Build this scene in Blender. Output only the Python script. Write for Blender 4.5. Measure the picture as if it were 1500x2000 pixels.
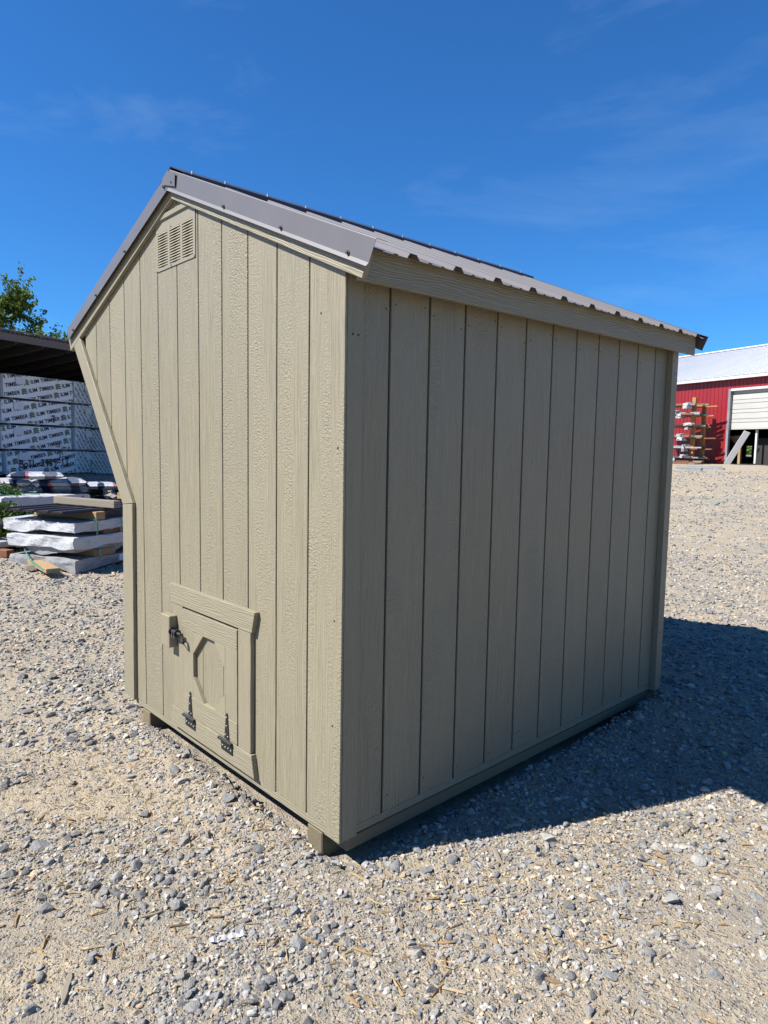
import bpy, bmesh, math, random
import numpy as np
from mathutils import Vector, Matrix, Euler

for o in list(bpy.data.objects):
    bpy.data.objects.remove(o)
random.seed(7)
rng = np.random.default_rng(11)
R = math.radians
scene = bpy.context.scene
COL = scene.collection

# ------------------------------------------------------------------ camera
CAM = np.array([1.74644, -1.43398, 1.39344])
YAW, PITCH, ROLL, FPX = -0.821693, -0.0913166, 0.0171774, 1306.91
_f = np.array([math.sin(YAW)*math.cos(PITCH), math.cos(YAW)*math.cos(PITCH), math.sin(PITCH)])
_r = np.array([math.cos(YAW), -math.sin(YAW), 0.0])
_u = np.cross(_r, _f)
_c, _s = math.cos(ROLL), math.sin(ROLL)
RIGHT, UP = _c*_r+_s*_u, -_s*_r+_c*_u
FWD = _f
cam = bpy.data.cameras.new('camera')
cam.sensor_fit = 'VERTICAL'
cam.sensor_height = 36.0
cam.lens = FPX/2000*36.0
cam.clip_start = 0.02
cam.clip_end = 6000
camo = bpy.data.objects.new('camera', cam)
COL.objects.link(camo)
mw = Matrix.Identity(4)
for i in range(3):
    mw[i][0], mw[i][1], mw[i][2], mw[i][3] = RIGHT[i], UP[i], -FWD[i], CAM[i]
camo.matrix_world = mw
scene.camera = camo

# ------------------------------------------------------------------ sky, sun, exposure
SUNV = Vector((-0.354, -0.817, 1.0)).normalized()      # towards the sun
EL = math.asin(SUNV.z)
AZ = math.atan2(SUNV.x, SUNV.y)
world = bpy.data.worlds.new('World')
scene.world = world
world.use_nodes = True
wn, wl_ = world.node_tree.nodes, world.node_tree.links
wn.clear()
w_out = wn.new('ShaderNodeOutputWorld')
w_bg = wn.new('ShaderNodeBackground')
w_bg.inputs['Strength'].default_value = 0.056
w_sky = wn.new('ShaderNodeTexSky')
w_sky.sky_type = 'NISHITA'
w_sky.sun_disc = False
w_sky.sun_elevation = EL
w_sky.sun_rotation = AZ % (2*math.pi)
w_sky.altitude = 200
w_sky.air_density = 1.0
w_sky.dust_density = 0.0
w_sky.ozone_density = 1.6
w_tc = wn.new('ShaderNodeTexCoord')
w_map = wn.new('ShaderNodeMapping')
w_map.inputs['Rotation'].default_value = (0.25, -0.35, 0.5)
w_map.inputs['Scale'].default_value = (1.6, 3.0, 9.0)
w_no = wn.new('ShaderNodeTexNoise')
w_no.inputs['Scale'].default_value = 1.3
w_no.inputs['Detail'].default_value = 7
w_no.inputs['Roughness'].default_value = 0.62
w_no.inputs['Distortion'].default_value = 0.5
w_ra = wn.new('ShaderNodeMapRange')
w_ra.inputs['From Min'].default_value = 0.53
w_ra.inputs['From Max'].default_value = 0.85
w_ra.inputs['To Max'].default_value = 0.17
w_mx = wn.new('ShaderNodeMix')
w_mx.data_type = 'RGBA'
w_mx.inputs['B'].default_value = (4.4, 6.0, 7.8, 1)
w_hsv = wn.new('ShaderNodeVectorMath')             # deep, dry-air blue
w_hsv.operation = 'MULTIPLY'
w_hsv.inputs[1].default_value = (0.28, 0.79, 1.36)
wl_.new(w_sky.outputs[0], w_hsv.inputs[0])
wl_.new(w_tc.outputs['Generated'], w_map.inputs['Vector'])
wl_.new(w_map.outputs[0], w_no.inputs['Vector'])
wl_.new(w_no.outputs[0], w_ra.inputs['Value'])
wl_.new(w_ra.outputs[0], w_mx.inputs['Factor'])
wl_.new(w_hsv.outputs[0], w_mx.inputs['A'])
wl_.new(w_mx.outputs['Result'], w_bg.inputs['Color'])
wl_.new(w_bg.outputs[0], w_out.inputs[0])

sun = bpy.data.lights.new('sun', 'SUN')
sun.energy = 5.0
sun.angle = R(0.53)
sun.color = (1.0, 0.975, 0.935)
suno = bpy.data.objects.new('sun', sun)
COL.objects.link(suno)
suno.location = SUNV*60
suno.rotation_euler = SUNV.to_track_quat('Z', 'Y').to_euler()
vs = scene.view_settings
vs.view_transform = 'Standard'
vs.look = 'None'
vs.exposure = 1.1
vs.gamma = 1.0
vs.use_curve_mapping = False

# ------------------------------------------------------------------ helpers
WL = {}                       # world location of every parent


def pix(px, py, Z):           # a photo pixel and a depth along the optical axis -> point
    return Vector(CAM+Z*(FWD+RIGHT*(px-750)/FPX+UP*(1000-py)/FPX))


def wpos(o):
    return WL.get(o.name, Vector((0, 0, 0))) if o else Vector((0, 0, 0))


def tag(o, label=None, cat=None, group=None, kind=None):
    if label: o['label'] = label
    if cat: o['category'] = cat
    if group: o['group'] = group
    if kind: o['kind'] = kind
    return o


def thing(name, loc, label, cat, group=None):
    o = bpy.data.objects.new(name, None)
    o.empty_display_size = 0.1
    COL.objects.link(o)
    o.location = loc
    WL[o.name] = Vector(loc)
    return tag(o, label, cat, group)


def link(name, me, mat, parent=None, M=None, smooth=False):
    """me holds world coordinates if M is None, else local ones placed by M"""
    if mat is not None and not len(me.materials):
        me.materials.append(mat)
    if smooth:
        me.polygons.foreach_set('use_smooth', [True]*len(me.polygons))
    o = bpy.data.objects.new(name, me)
    COL.objects.link(o)
    pl = wpos(parent)
    if parent: o.parent = parent
    if M is None: M = Matrix.Identity(4)
    o.matrix_basis = Matrix.Translation(-pl) @ M
    WL[o.name] = M.to_translation() if parent is None else None
    if parent is not None:
        WL[o.name] = M.to_translation()
        PARM[o.name] = M
    return o


PARM = {}


def sub(name, me, mat, part, M=None, smooth=False):
    """a sub-part under a mesh part; me in world coordinates (or local + M)"""
    if mat is not None and not len(me.materials):
        me.materials.append(mat)
    if smooth:
        me.polygons.foreach_set('use_smooth', [True]*len(me.polygons))
    o = bpy.data.objects.new(name, me)
    COL.objects.link(o)
    o.parent = part
    if M is None: M = Matrix.Identity(4)
    o.matrix_basis = PARM.get(part.name, Matrix.Identity(4)).inverted() @ M
    return o


class MB:
    def __init__(self):
        self.v, self.f = [], []

    def add(self, vs, fs, M=None):
        n = len(self.v)
        for p in vs:
            p = Vector(p)
            self.v.append(tuple(M @ p) if M is not None else tuple(p))
        self.f += [tuple(i+n for i in f) for f in fs]
        return self

    def box(self, x0, x1, y0, y1, z0, z1, M=None):
        vs = [(x, y, z) for x in (x0, x1) for y in (y0, y1) for z in (z0, z1)]
        fs = [(0, 1, 3, 2), (4, 6, 7, 5), (0, 4, 5, 1), (2, 3, 7, 6), (0, 2, 6, 4), (1, 5, 7, 3)]
        return self.add(vs, fs, M)

    def prism(self, poly, z0, z1, M=None):
        n = len(poly)
        vs = [(p[0], p[1], z0) for p in poly]+[(p[0], p[1], z1) for p in poly]
        fs = [tuple(range(n-1, -1, -1)), tuple(range(n, 2*n))]
        fs += [(i, (i+1) % n, n+(i+1) % n, n+i) for i in range(n)]
        return self.add(vs, fs, M)

    def tube(self, pts, rad, n=8, cap=True):
        pts = [Vector(p) for p in pts]
        rads = rad if isinstance(rad, (list, tuple)) else [rad]*len(pts)
        ring = []
        b = len(self.v)
        up = Vector((0, 0, 1))
        for i, p in enumerate(pts):
            t = (pts[min(i+1, len(pts)-1)]-pts[max(i-1, 0)]).normalized()
            a = t.cross(up)
            if a.length < 1e-3: a = t.cross(Vector((1, 0, 0)))
            a.normalize()
            c = t.cross(a)
            for k in range(n):
                th = 2*math.pi*k/n
                self.v.append(tuple(p+rads[i]*(math.cos(th)*a+math.sin(th)*c)))
        for i in range(len(pts)-1):
            for k in range(n):
                self.f.append((b+i*n+k, b+i*n+(k+1) % n, b+(i+1)*n+(k+1) % n, b+(i+1)*n+k))
        if cap:
            self.f.append(tuple(b+k for k in range(n-1, -1, -1)))
            self.f.append(tuple(b+(len(pts)-1)*n+k for k in range(n)))
        return self

    def mesh(self, bevel=0.0, seg=1):
        me = bpy.data.meshes.new('mesh')
        me.from_pydata(self.v, [], self.f)
        bm = bmesh.new()
        bm.from_mesh(me)
        bmesh.ops.recalc_face_normals(bm, faces=bm.faces)
        if bevel:
            bmesh.ops.bevel(bm, geom=list(bm.edges), offset=bevel, segments=seg, affect='EDGES', clamp_overlap=True)
        bm.to_mesh(me)
        bm.free()
        return me


def frame(o, X, Y):
    X = Vector(X).normalized()
    Y = Vector(Y)
    Y = (Y-X*Y.dot(X)).normalized()
    Z = X.cross(Y)
    M = Matrix.Identity(4)
    for i in range(3):
        M[i][0], M[i][1], M[i][2], M[i][3] = X[i], Y[i], Z[i], o[i]
    return M


def plate(name, poly, z0, z1, M, mat, parent, bevel=0.0015, fn=None):
    me = MB().prism(poly, z0, z1).mesh(bevel)
    return (fn or link)(name, me, mat, parent, M)


# value noise, vectorised
def _h(ix, iy, s):
    n = (ix.astype(np.int64)*374761393+iy.astype(np.int64)*668265263+s*974634777) & 0x7fffffff
    n = ((n ^ (n >> 13))*1274126177) & 0x7fffffff
    return ((n ^ (n >> 16)) & 0xffff)/65535.0


def vnoise(x, y, s=0):
    x, y = np.asarray(x, float), np.asarray(y, float)
    ix, iy = np.floor(x), np.floor(y)
    fx, fy = x-ix, y-iy
    fx, fy = fx*fx*(3-2*fx), fy*fy*(3-2*fy)
    a, b = _h(ix, iy, s), _h(ix+1, iy, s)
    c, d = _h(ix, iy+1, s), _h(ix+1, iy+1, s)
    return (a*(1-fx)+b*fx)*(1-fy)+(c*(1-fx)+d*fx)*fy


def fbm(x, y, s=0, o=4):
    t, a, n = 0, 0.5, 0
    for k in range(o):
        t = t+a*vnoise(np.asarray(x)*2**k+17.3*k, np.asarray(y)*2**k-9.1*k, s+k)
        n += a
        a *= 0.5
    return t/n


def terr(x, y, relief=True):
    x, y = np.asarray(x, float), np.asarray(y, float)
    d = np.hypot(x-CAM[0], y-CAM[1])
    z = -0.1+np.where(d < 6.5, 0, np.where(d < 7.5, 0.029*(d-6.5)**2, np.where(d < 19, 0.058*(d-7.0), 0.696+0.02*np.minimum(d-19, 400))))
    z = z+0.075*np.exp(-(((x-0.25)/0.9)**2+((y-2.75)/0.9)**2))+0.03*np.exp(-((y+0.08)/0.14)**2)*np.exp(-((x+1.0)/0.75)**4)+0.034*np.exp(-((x-0.10)/0.16)**2)*np.exp(-((y-1.3)/1.15)**4)
    if relief:
        k = np.clip(d/6, 0.6, 1.5)
        z = z+k*(0.030*(fbm(x*1.3, y*1.3, 3, 3)-0.5)+0.016*(fbm(x*6, y*6, 9, 3)-0.5))
        ins = (x > -1.85) & (x < 0.02) & (y > 0.02) & (y < 2.5)
        z = np.where(ins, np.minimum(z, -0.115), z)
    return z


def gz(x, y):
    return float(terr(x, y))


def gpix(px, py):             # photo pixel -> point on the terrain
    d = FWD+RIGHT*(px-750)/FPX+UP*(1000-py)/FPX
    t = 0.3*1.003**np.arange(2150)
    P_ = CAM+t[:, None]*d
    k = np.argmax(P_[:, 2] < terr(P_[:, 0], P_[:, 1]))
    return Vector(P_[k])


# ------------------------------------------------------------------ materials
def nmat(name):
    m = bpy.data.materials.new(name)
    m.use_nodes = True
    nt = m.node_tree
    return m, nt.nodes, nt.links, nt.nodes['Principled BSDF']


def noise_node(n, l, vec, scale, detail=3, rough=0.55, dist=0.0):
    t = n.new('ShaderNodeTexNoise')
    t.inputs['Scale'].default_value = scale
    t.inputs['Detail'].default_value = detail
    t.inputs['Roughness'].default_value = rough
    t.inputs['Distortion'].default_value = dist
    l.new(vec, t.inputs['Vector'])
    return t.outputs[0]


def maprange(n, l, val, a, b, c=0.0, d=1.0):
    t = n.new('ShaderNodeMapRange')
    for k, v in (('From Min', a), ('From Max', b), ('To Min', c), ('To Max', d)):
        t.inputs[k].default_value = v
    l.new(val, t.inputs['Value'])
    return t.outputs[0]


def math_node(n, l, op, a, b):
    t = n.new('ShaderNodeMath')
    t.operation = op
    for i, v in enumerate((a, b)):
        if isinstance(v, (int, float)): t.inputs[i].default_value = v
        else: l.new(v, t.inputs[i])
    return t.outputs[0]


def mixcol(n, l, fac, a, b, mode='MIX'):
    t = n.new('ShaderNodeMix')
    t.data_type = 'RGBA'
    t.blend_type = mode
    if isinstance(fac, (int, float)): t.inputs['Factor'].default_value = fac
    else: l.new(fac, t.inputs['Factor'])
    for k, v in (('A', a), ('B', b)):
        if isinstance(v, (tuple, list)): t.inputs[k].default_value = (*v[:3], 1)
        else: l.new(v, t.inputs[k])
    return t.outputs['Result']


def coords(n, l, scale=(1, 1, 1), rand=True):
    tc = n.new('ShaderNodeTexCoord')
    v = tc.outputs['Object']
    if rand:
        oi = n.new('ShaderNodeObjectInfo')
        m = n.new('ShaderNodeVectorMath')
        m.operation = 'MULTIPLY_ADD'
        l.new(oi.outputs['Random'], m.inputs[0])
        m.inputs[1].default_value = (31.7, 57.3, 13.9)
        l.new(v, m.inputs[2])
        v = m.outputs[0]
    mp = n.new('ShaderNodeMapping')
    mp.inputs['Scale'].default_value = scale
    l.new(v, mp.inputs['Vector'])
    return mp.outputs[0]


def bump(n, l, p, h, dist, strength=1.0):
    b = n.new('ShaderNodeBump')
    b.inputs['Distance'].default_value = dist
    b.inputs['Strength'].default_value = strength
    l.new(h, b.inputs['Height'])
    l.new(b.outputs[0], p.inputs['Normal'])


ALB = 0.56


def simple(name, c1, c2=None, rough=0.6, scale=4.0, stretch=(1, 1, 1), bscale=None, bdist=0.001, metal=0.0, spec=0.5, vary=0.0):
    m, n, l, p = nmat(name)
    p.inputs['Roughness'].default_value = rough
    p.inputs['Metallic'].default_value = metal
    p.inputs['Specular IOR Level'].default_value = spec
    v = coords(n, l, stretch)
    c2 = c2 or tuple(x*0.82 for x in c1)
    if name not in ('painted_vent', 'roof_metal', 'ridge_cap_metal'):
        c1, c2 = tuple(x*ALB for x in c1), tuple(x*ALB for x in c2)
    f = maprange(n, l, noise_node(n, l, v, scale, 4, 0.6), 0.3, 0.7)
    col = mixcol(n, l, f, c1, c2)
    if vary:
        oi = n.new('ShaderNodeObjectInfo')
        k = maprange(n, l, oi.outputs['Random'], 0, 1, 1-vary, 1+vary)
        h = n.new('ShaderNodeHueSaturation')
        l.new(col, h.inputs['Color'])
        l.new(k, h.inputs['Value'])
        col = h.outputs[0]
    l.new(col, p.inputs['Base Color'])
    if bscale:
        bump(n, l, p, noise_node(n, l, v, bscale, 4, 0.6), bdist)
    return m


PAINT1, PAINT2 = (0.228, 0.199, 0.134), (0.219, 0.191, 0.128)


def siding_mat():
    """embossed, painted wood siding: grain along local Y"""
    m, n, l, p = nmat('painted_siding')
    base = coords(n, l, (1, 1, 1))

    def sc(s):
        mp = n.new('ShaderNodeMapping')
        mp.inputs['Scale'].default_value = s
        l.new(base, mp.inputs['Vector'])
        return mp.outputs[0]
    grain = noise_node(n, l, sc((1, 0.04, 1)), 105, 3, 0.6, 0.9)
    wavy = n.new('ShaderNodeTexWave')
    wavy.wave_type = 'BANDS'
    wavy.bands_direction = 'X'
    wavy.inputs['Scale'].default_value = 22
    wavy.inputs['Distortion'].default_value = 9
    wavy.inputs['Detail'].default_value = 2
    wavy.inputs['Detail Scale'].default_value = 1.2
    l.new(sc((1, 0.12, 1)), wavy.inputs['Vector'])
    stip = noise_node(n, l, sc((1, 1.5, 1)), 88, 2, 0.5, 0.5)
    fine = noise_node(n, l, sc((1, 1.8, 1)), 190, 1, 0.5)
    mask = maprange(n, l, noise_node(n, l, sc((1, 0.10, 1)), 11, 2, 0.5), 0.46, 0.60)
    patch = maprange(n, l, noise_node(n, l, sc((1, 0.5, 1)), 7, 2, 0.5), 0.4, 0.6, 0.6, 1.0)
    st = math_node(n, l, 'ADD', math_node(n, l, 'SUBTRACT', stip, 0.5), math_node(n, l, 'MULTIPLY', math_node(n, l, 'SUBTRACT', fine, 0.5), 0.22))
    gr = math_node(n, l, 'ADD', math_node(n, l, 'MULTIPLY', math_node(n, l, 'SUBTRACT', grain, 0.5), 0.75), math_node(n, l, 'MULTIPLY', math_node(n, l, 'SUBTRACT', wavy.outputs['Fac'], 0.5), 0.17))
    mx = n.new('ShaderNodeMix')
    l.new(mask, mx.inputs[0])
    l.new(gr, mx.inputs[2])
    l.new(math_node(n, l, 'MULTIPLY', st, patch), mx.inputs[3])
    bump(n, l, p, mx.outputs[0], 0.0052, 1.0)
    lo = maprange(n, l, noise_node(n, l, sc((1, 0.35, 1)), 3.2, 4, 0.6), 0.3, 0.7)
    col = mixcol(n, l, lo, PAINT1, PAINT2)
    mott_shade = maprange(n, l, noise_node(n, l, sc((1, 0.8, 1)), 130, 2, 0.6), 0.25, 0.75, 0.95, 1.05)
    mott_shade = math_node(n, l, 'MULTIPLY', mott_shade, maprange(n, l, mx.outputs[0], -0.22, 0.16, 0.80, 1.05))  # relief shading painted into the colour: hollows of the emboss darker, ridges lighter
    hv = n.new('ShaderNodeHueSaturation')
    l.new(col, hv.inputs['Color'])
    l.new(mott_shade, hv.inputs['Value'])
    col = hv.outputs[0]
    # tiny pits and nicks where the board below shows
    pit = maprange(n, l, noise_node(n, l, sc((1, 1, 1)), 95, 2, 0.5), 0.735, 0.76)
    col = mixcol(n, l, math_node(n, l, 'MULTIPLY', pit, 0.7), col, (0.06, 0.05, 0.035))
    # faint warm stains low on a few boards
    stn = maprange(n, l, noise_node(n, l, sc((1, 0.45, 1)), 2.3, 3, 0.6), 0.60, 0.78)
    col = mixcol(n, l, math_node(n, l, 'MULTIPLY', stn, 0.12), col, (0.42, 0.25, 0.11))
    oi = n.new('ShaderNodeObjectInfo')
    h = n.new('ShaderNodeHueSaturation')
    l.new(maprange(n, l, oi.outputs['Random'], 0, 1, 0.96, 1.04), h.inputs['Value'])
    l.new(col, h.inputs['Color'])
    l.new(h.outputs[0], p.inputs['Base Color'])
    rg = maprange(n, l, mx.outputs[0], -0.3, 0.3, 0.38, 0.56)
    l.new(rg, p.inputs['Roughness'])
    p.inputs['Specular IOR Level'].default_value = 0.4
    return m


def trim_mat(name, axis):
    """painted trim board, grain along local X or Y"""
    m, n, l, p = nmat(name)
    s = (0.05, 1, 1) if axis == 'X' else (1, 0.05, 1)
    v = coords(n, l, s)
    g = noise_node(n, l, v, 130, 3, 0.6, 0.8)
    w = n.new('ShaderNodeTexWave')
    w.wave_type = 'BANDS'
    w.bands_direction = 'Y' if axis == 'X' else 'X'
    w.inputs['Scale'].default_value = 32
    w.inputs['Distortion'].default_value = 12
    w.inputs['Detail'].default_value = 2
    l.new(coords(n, l, (0.13, 1, 1) if axis == 'X' else (1, 0.13, 1)), w.inputs['Vector'])
    h = math_node(n, l, 'ADD', g, math_node(n, l, 'MULTIPLY', w.outputs['Fac'], 0.4))
    bump(n, l, p, h, 0.0022)
    v2 = coords(n, l, (1, 1, 1))
    col = mixcol(n, l, maprange(n, l, noise_node(n, l, v2, 5, 4, 0.6), 0.3, 0.7), PAINT1, tuple(x*0.93 for x in PAINT1))
    pit = maprange(n, l, noise_node(n, l, v2, 80, 2, 0.5), 0.745, 0.765)
    col = mixcol(n, l, math_node(n, l, 'MULTIPLY', pit, 0.7), col, (0.06, 0.05, 0.035))
    l.new(col, p.inputs['Base Color'])
    p.inputs['Roughness'].default_value = 0.5
    p.inputs['Specular IOR Level'].default_value = 0.35
    return m


def ground_mat():
    m, n, l, p = nmat('sandy_gravel')
    tc = n.new('ShaderNodeTexCoord')
    v = tc.outputs['Object']
    big = noise_node(n, l, v, 0.9, 5, 0.6)
    mid = noise_node(n, l, v, 5.0, 5, 0.65)
    sand = mixcol(n, l, maprange(n, l, mid, 0.3, 0.7), (0.395, 0.318, 0.216), (0.318, 0.258, 0.178))
    grey = mixcol(n, l, maprange(n, l, mid, 0.3, 0.7), (0.30, 0.27, 0.22), (0.23, 0.21, 0.175))
    k = maprange(n, l, math_node(n, l, 'ADD', math_node(n, l, 'MULTIPLY', big, 0.6), math_node(n, l, 'MULTIPLY', mid, 0.4)), 0.44, 0.63)
    col = mixcol(n, l, k, sand, grey)
    hs = None
    for sc_, w, pw in ((95, 0.62, 0.0055), (230, 0.55, 0.0028), (24, 0.12, 0.008)):
        vo = n.new('ShaderNodeTexVoronoi')
        vo.inputs['Scale'].default_value = sc_
        vo.inputs['Randomness'].default_value = 1.0
        l.new(v, vo.inputs['Vector'])
        rb = n.new('ShaderNodeSeparateColor')
        l.new(vo.outputs['Color'], rb.inputs[0])
        sel = maprange(n, l, rb.outputs[0], 0.35, 0.5)          # only some cells carry a pebble
        tone = mixcol(n, l, rb.outputs[1], (0.15, 0.145, 0.138), (0.42, 0.37, 0.285))
        dome = maprange(n, l, vo.outputs['Distance'], 0.15, 0.55, 1.0, 0.0)
        f = math_node(n, l, 'MULTIPLY', math_node(n, l, 'MULTIPLY', sel, maprange(n, l, dome, 0.05, 0.35)), w)
        col = mixcol(n, l, f, col, tone)
        hh = math_node(n, l, 'MULTIPLY', math_node(n, l, 'MULTIPLY', dome, sel), pw)
        hs = hh if hs is None else math_node(n, l, 'ADD', hs, hh)
    hs = math_node(n, l, 'ADD', hs, math_node(n, l, 'MULTIPLY', noise_node(n, l, v, 420, 3, 0.7), 0.004))
    bump(n, l, p, hs, 1.0)
    l.new(col, p.inputs['Base Color'])
    p.inputs['Roughness'].default_value = 0.95
    p.inputs['Specular IOR Level'].default_value = 0.15
    return m


def attr_mat(name, rough=0.85, bscale=120, bdist=0.002, trans=0.0, mottled=0.35):
    m, n, l, p = nmat(name)
    a = n.new('ShaderNodeAttribute')
    a.attribute_name = 'Col'
    tc = n.new('ShaderNodeTexCoord')
    no = noise_node(n, l, tc.outputs['Object'], bscale, 3, 0.6)
    col = mixcol(n, l, 1.0, a.outputs['Color'], mixcol(n, l, maprange(n, l, no, 0.3, 0.7), (1-mottled,)*3, (1+mottled*0.6,)*3), 'MULTIPLY')
    l.new(col, p.inputs['Base Color'])
    p.inputs['Roughness'].default_value = rough
    p.inputs['Specular IOR Level'].default_value = 0.2
    if bdist: bump(n, l, p, no, bdist)
    if trans:
        t = n.new('ShaderNodeBsdfTranslucent')
        l.new(col, t.inputs['Color'])
        ms = n.new('ShaderNodeMixShader')
        ms.inputs[0].default_value = trans
        l.new(p.outputs[0], ms.inputs[1])
        l.new(t.outputs[0], ms.inputs[2])
        l.new(ms.outputs[0], n['Material Output'].inputs[0])
    return m


def stone_mat():
    m, n, l, p = nmat('stone')
    oi = n.new('ShaderNodeObjectInfo')
    r = n.new('ShaderNodeValToRGB')
    e = r.color_ramp.elements
    e[0].position, e[0].color = 0.0, (0.14, 0.135, 0.13, 1)
    e[1].position, e[1].color = 1.0, (0.34, 0.305, 0.25, 1)
    for ps, c in ((0.35, (0.205, 0.198, 0.19)), (0.65, (0.265, 0.255, 0.238)), (0.85, (0.325, 0.308, 0.275))):
        x = e.new(ps)
        x.color = (*c, 1)
    l.new(oi.outputs['Random'], r.inputs[0])
    v = coords(n, l, (1, 1, 1))
    no = noise_node(n, l, v, 2.2, 5, 0.65)
    col = mixcol(n, l, 1.0, r.outputs[0], mixcol(n, l, maprange(n, l, no, 0.3, 0.7), (0.72,)*3, (1.2,)*3), 'MULTIPLY')
    l.new(col, p.inputs['Base Color'])
    p.inputs['Roughness'].default_value = 0.85
    p.inputs['Specular IOR Level'].default_value = 0.25
    bump(n, l, p, noise_node(n, l, v, 5, 5, 0.7), 0.006)
    return m


def bag_mat(name, stops, base):
    """printed plastic sack: colour blocks along its length"""
    m, n, l, p = nmat(name)
    tc = n.new('ShaderNodeTexCoord')
    sx = n.new('ShaderNodeSeparateXYZ')
    l.new(tc.outputs['Object'], sx.inputs[0])
    v = coords(n, l, (1, 1, 1))
    wob = math_node(n, l, 'MULTIPLY', math_node(n, l, 'SUBTRACT', noise_node(n, l, v, 6, 2, 0.5), 0.5), 0.18)
    x = maprange(n, l, math_node(n, l, 'ADD', sx.outputs[0], wob), -0.48, 0.48)
    r = n.new('ShaderNodeValToRGB')
    r.color_ramp.interpolation = 'CONSTANT'
    e = r.color_ramp.elements
    e[0].position, e[0].color = 0.0, (*stops[0][1], 1)
    e[1].position, e[1].color = stops[-1][0], (*stops[-1][1], 1)
    for ps, c in stops[1:-1]:
        q = e.new(ps)
        q.color = (*c, 1)
    l.new(x, r.inputs[0])
    # rows of small print
    br = n.new('ShaderNodeTexBrick')
    br.inputs['Scale'].default_value = 9
    br.inputs['Color1'].default_value = (1, 1, 1, 1)
    br.inputs['Color2'].default_value = (0.1, 0.1, 0.13, 1)
    br.inputs['Mortar'].default_value = (1, 1, 1, 1)
    br.inputs['Mortar Size'].default_value = 0.06
    br.inputs['Bias'].default_value = -0.55
    l.new(v, br.inputs['Vector'])
    col = mixcol(n, l, 0.7, r.outputs[0], br.outputs[0], 'MULTIPLY')
    l.new(col, p.inputs['Base Color'])
    p.inputs['Roughness'].default_value = 0.33
    bump(n, l, p, noise_node(n, l, v, 14, 4, 0.6), 0.02)
    return m


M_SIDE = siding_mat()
M_TX = trim_mat('painted_trim_lengthwise', 'X')
M_TY = trim_mat('painted_trim_upright', 'Y')
M_GROUND = ground_mat()
M_STONE = stone_mat()
M_GRAVEL = attr_mat('gravel', 0.88, 90, 0.003)
M_CHIP = attr_mat('wood_shaving', 0.8, 60, 0.0, 0.0, 0.2)
M_LEAF = attr_mat('leaf', 0.5, 20, 0.0, 0.35, 0.15)
M_ROOF = simple('roof_metal', (0.118, 0.108, 0.105), (0.104, 0.095, 0.093), 0.38, 3, spec=0.5)
M_CAP = simple('ridge_cap_metal', (0.06, 0.053, 0.057), (0.05, 0.045, 0.048), 0.4, 3)
M_VENT = simple('painted_vent', PAINT1, tuple(x*0.95 for x in PAINT1), 0.42, 8)
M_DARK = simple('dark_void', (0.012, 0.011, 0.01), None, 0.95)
M_BLACK = simple('black_iron', (0.010, 0.010, 0.011), (0.016, 0.016, 0.017), 0.55, 20, bscale=90, bdist=0.0006)
M_SCREW = simple('zinc_screw', (0.62, 0.62, 0.6), None, 0.35, 10, metal=0.6)
M_SCREWB = simple('brown_screw', (0.16, 0.15, 0.15), None, 0.4, 10)
M_SKID = simple('treated_skid', (0.30, 0.235, 0.13), (0.2, 0.16, 0.09), 0.8, 3, (1, 0.06, 1), 40, 0.002)
M_LUMBER = simple('weathered_lumber', (0.42, 0.34, 0.24), (0.30, 0.26, 0.20), 0.8, 3, (0.08, 1, 1), 50, 0.001, vary=0.15)
M_PINE = simple('fresh_pine', (0.52, 0.33, 0.16), (0.42, 0.25, 0.11), 0.75, 3, (0.08, 1, 1), 50, 0.001, vary=0.12)
M_WRAP = simple('white_wrap', (0.78, 0.78, 0.79), (0.66, 0.66, 0.68), 0.38, 2.5, bscale=7, bdist=0.02)
M_WRAPG = simple('grey_wrap', (0.47, 0.465, 0.455), (0.38, 0.375, 0.37), 0.42, 2.5, bscale=7, bdist=0.02)
M_LWRAP = simple('lumber_wrap', (1.52, 1.52, 1.52), (1.38, 1.38, 1.40), 0.4, 1.6, bscale=5, bdist=0.02)
M_INK = simple('print_black', (0.045, 0.05, 0.065), None, 0.6)
M_GREEN = simple('print_green', (0.09, 0.27, 0.07), None, 0.6)
M_MARK = simple('marker_black', (0.012, 0.012, 0.015), None, 0.6)
M_MARKR = simple('marker_red', (0.35, 0.03, 0.03), None, 0.6)
M_PAPER = simple('paper_label', (1.4, 1.36, 1.36), (1.2, 1.16, 1.17), 0.7, 20)
M_STRAP = simple('green_strap', (0.12, 0.42, 0.28), (0.1, 0.36, 0.24), 0.4, 10)
M_BRSHEET = simple('brown_steel', (0.10, 0.085, 0.085), (0.085, 0.07, 0.07), 0.35, 2)
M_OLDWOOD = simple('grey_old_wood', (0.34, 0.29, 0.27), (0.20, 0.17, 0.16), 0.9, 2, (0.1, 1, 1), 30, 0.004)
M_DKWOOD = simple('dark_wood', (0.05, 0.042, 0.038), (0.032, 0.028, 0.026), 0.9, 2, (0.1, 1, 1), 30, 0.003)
M_TIN = simple('old_tin', (0.10, 0.10, 0.105), (0.06, 0.06, 0.065), 0.75, 1.5)
M_RED = simple('red_steel', (0.40, 0.020, 0.026), (0.36, 0.018, 0.024), 0.42, 1.2, vary=0.05)
M_WROOF = simple('white_steel_roof', (0.92, 0.93, 0.96), (0.86, 0.87, 0.91), 0.5, 0.6, vary=0.03)
M_WHITE = simple('white_paint', (0.86, 0.86, 0.86), (0.76, 0.76, 0.76), 0.5, 1.5)
M_CREAM = simple('door_cream', (0.68, 0.66, 0.60), (0.62, 0.60, 0.55), 0.5, 1.2, vary=0.04)
M_GREYM = simple('grey_metal', (0.36, 0.36, 0.38), (0.26, 0.26, 0.28), 0.45, 2, bscale=8, bdist=0.01)
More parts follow.
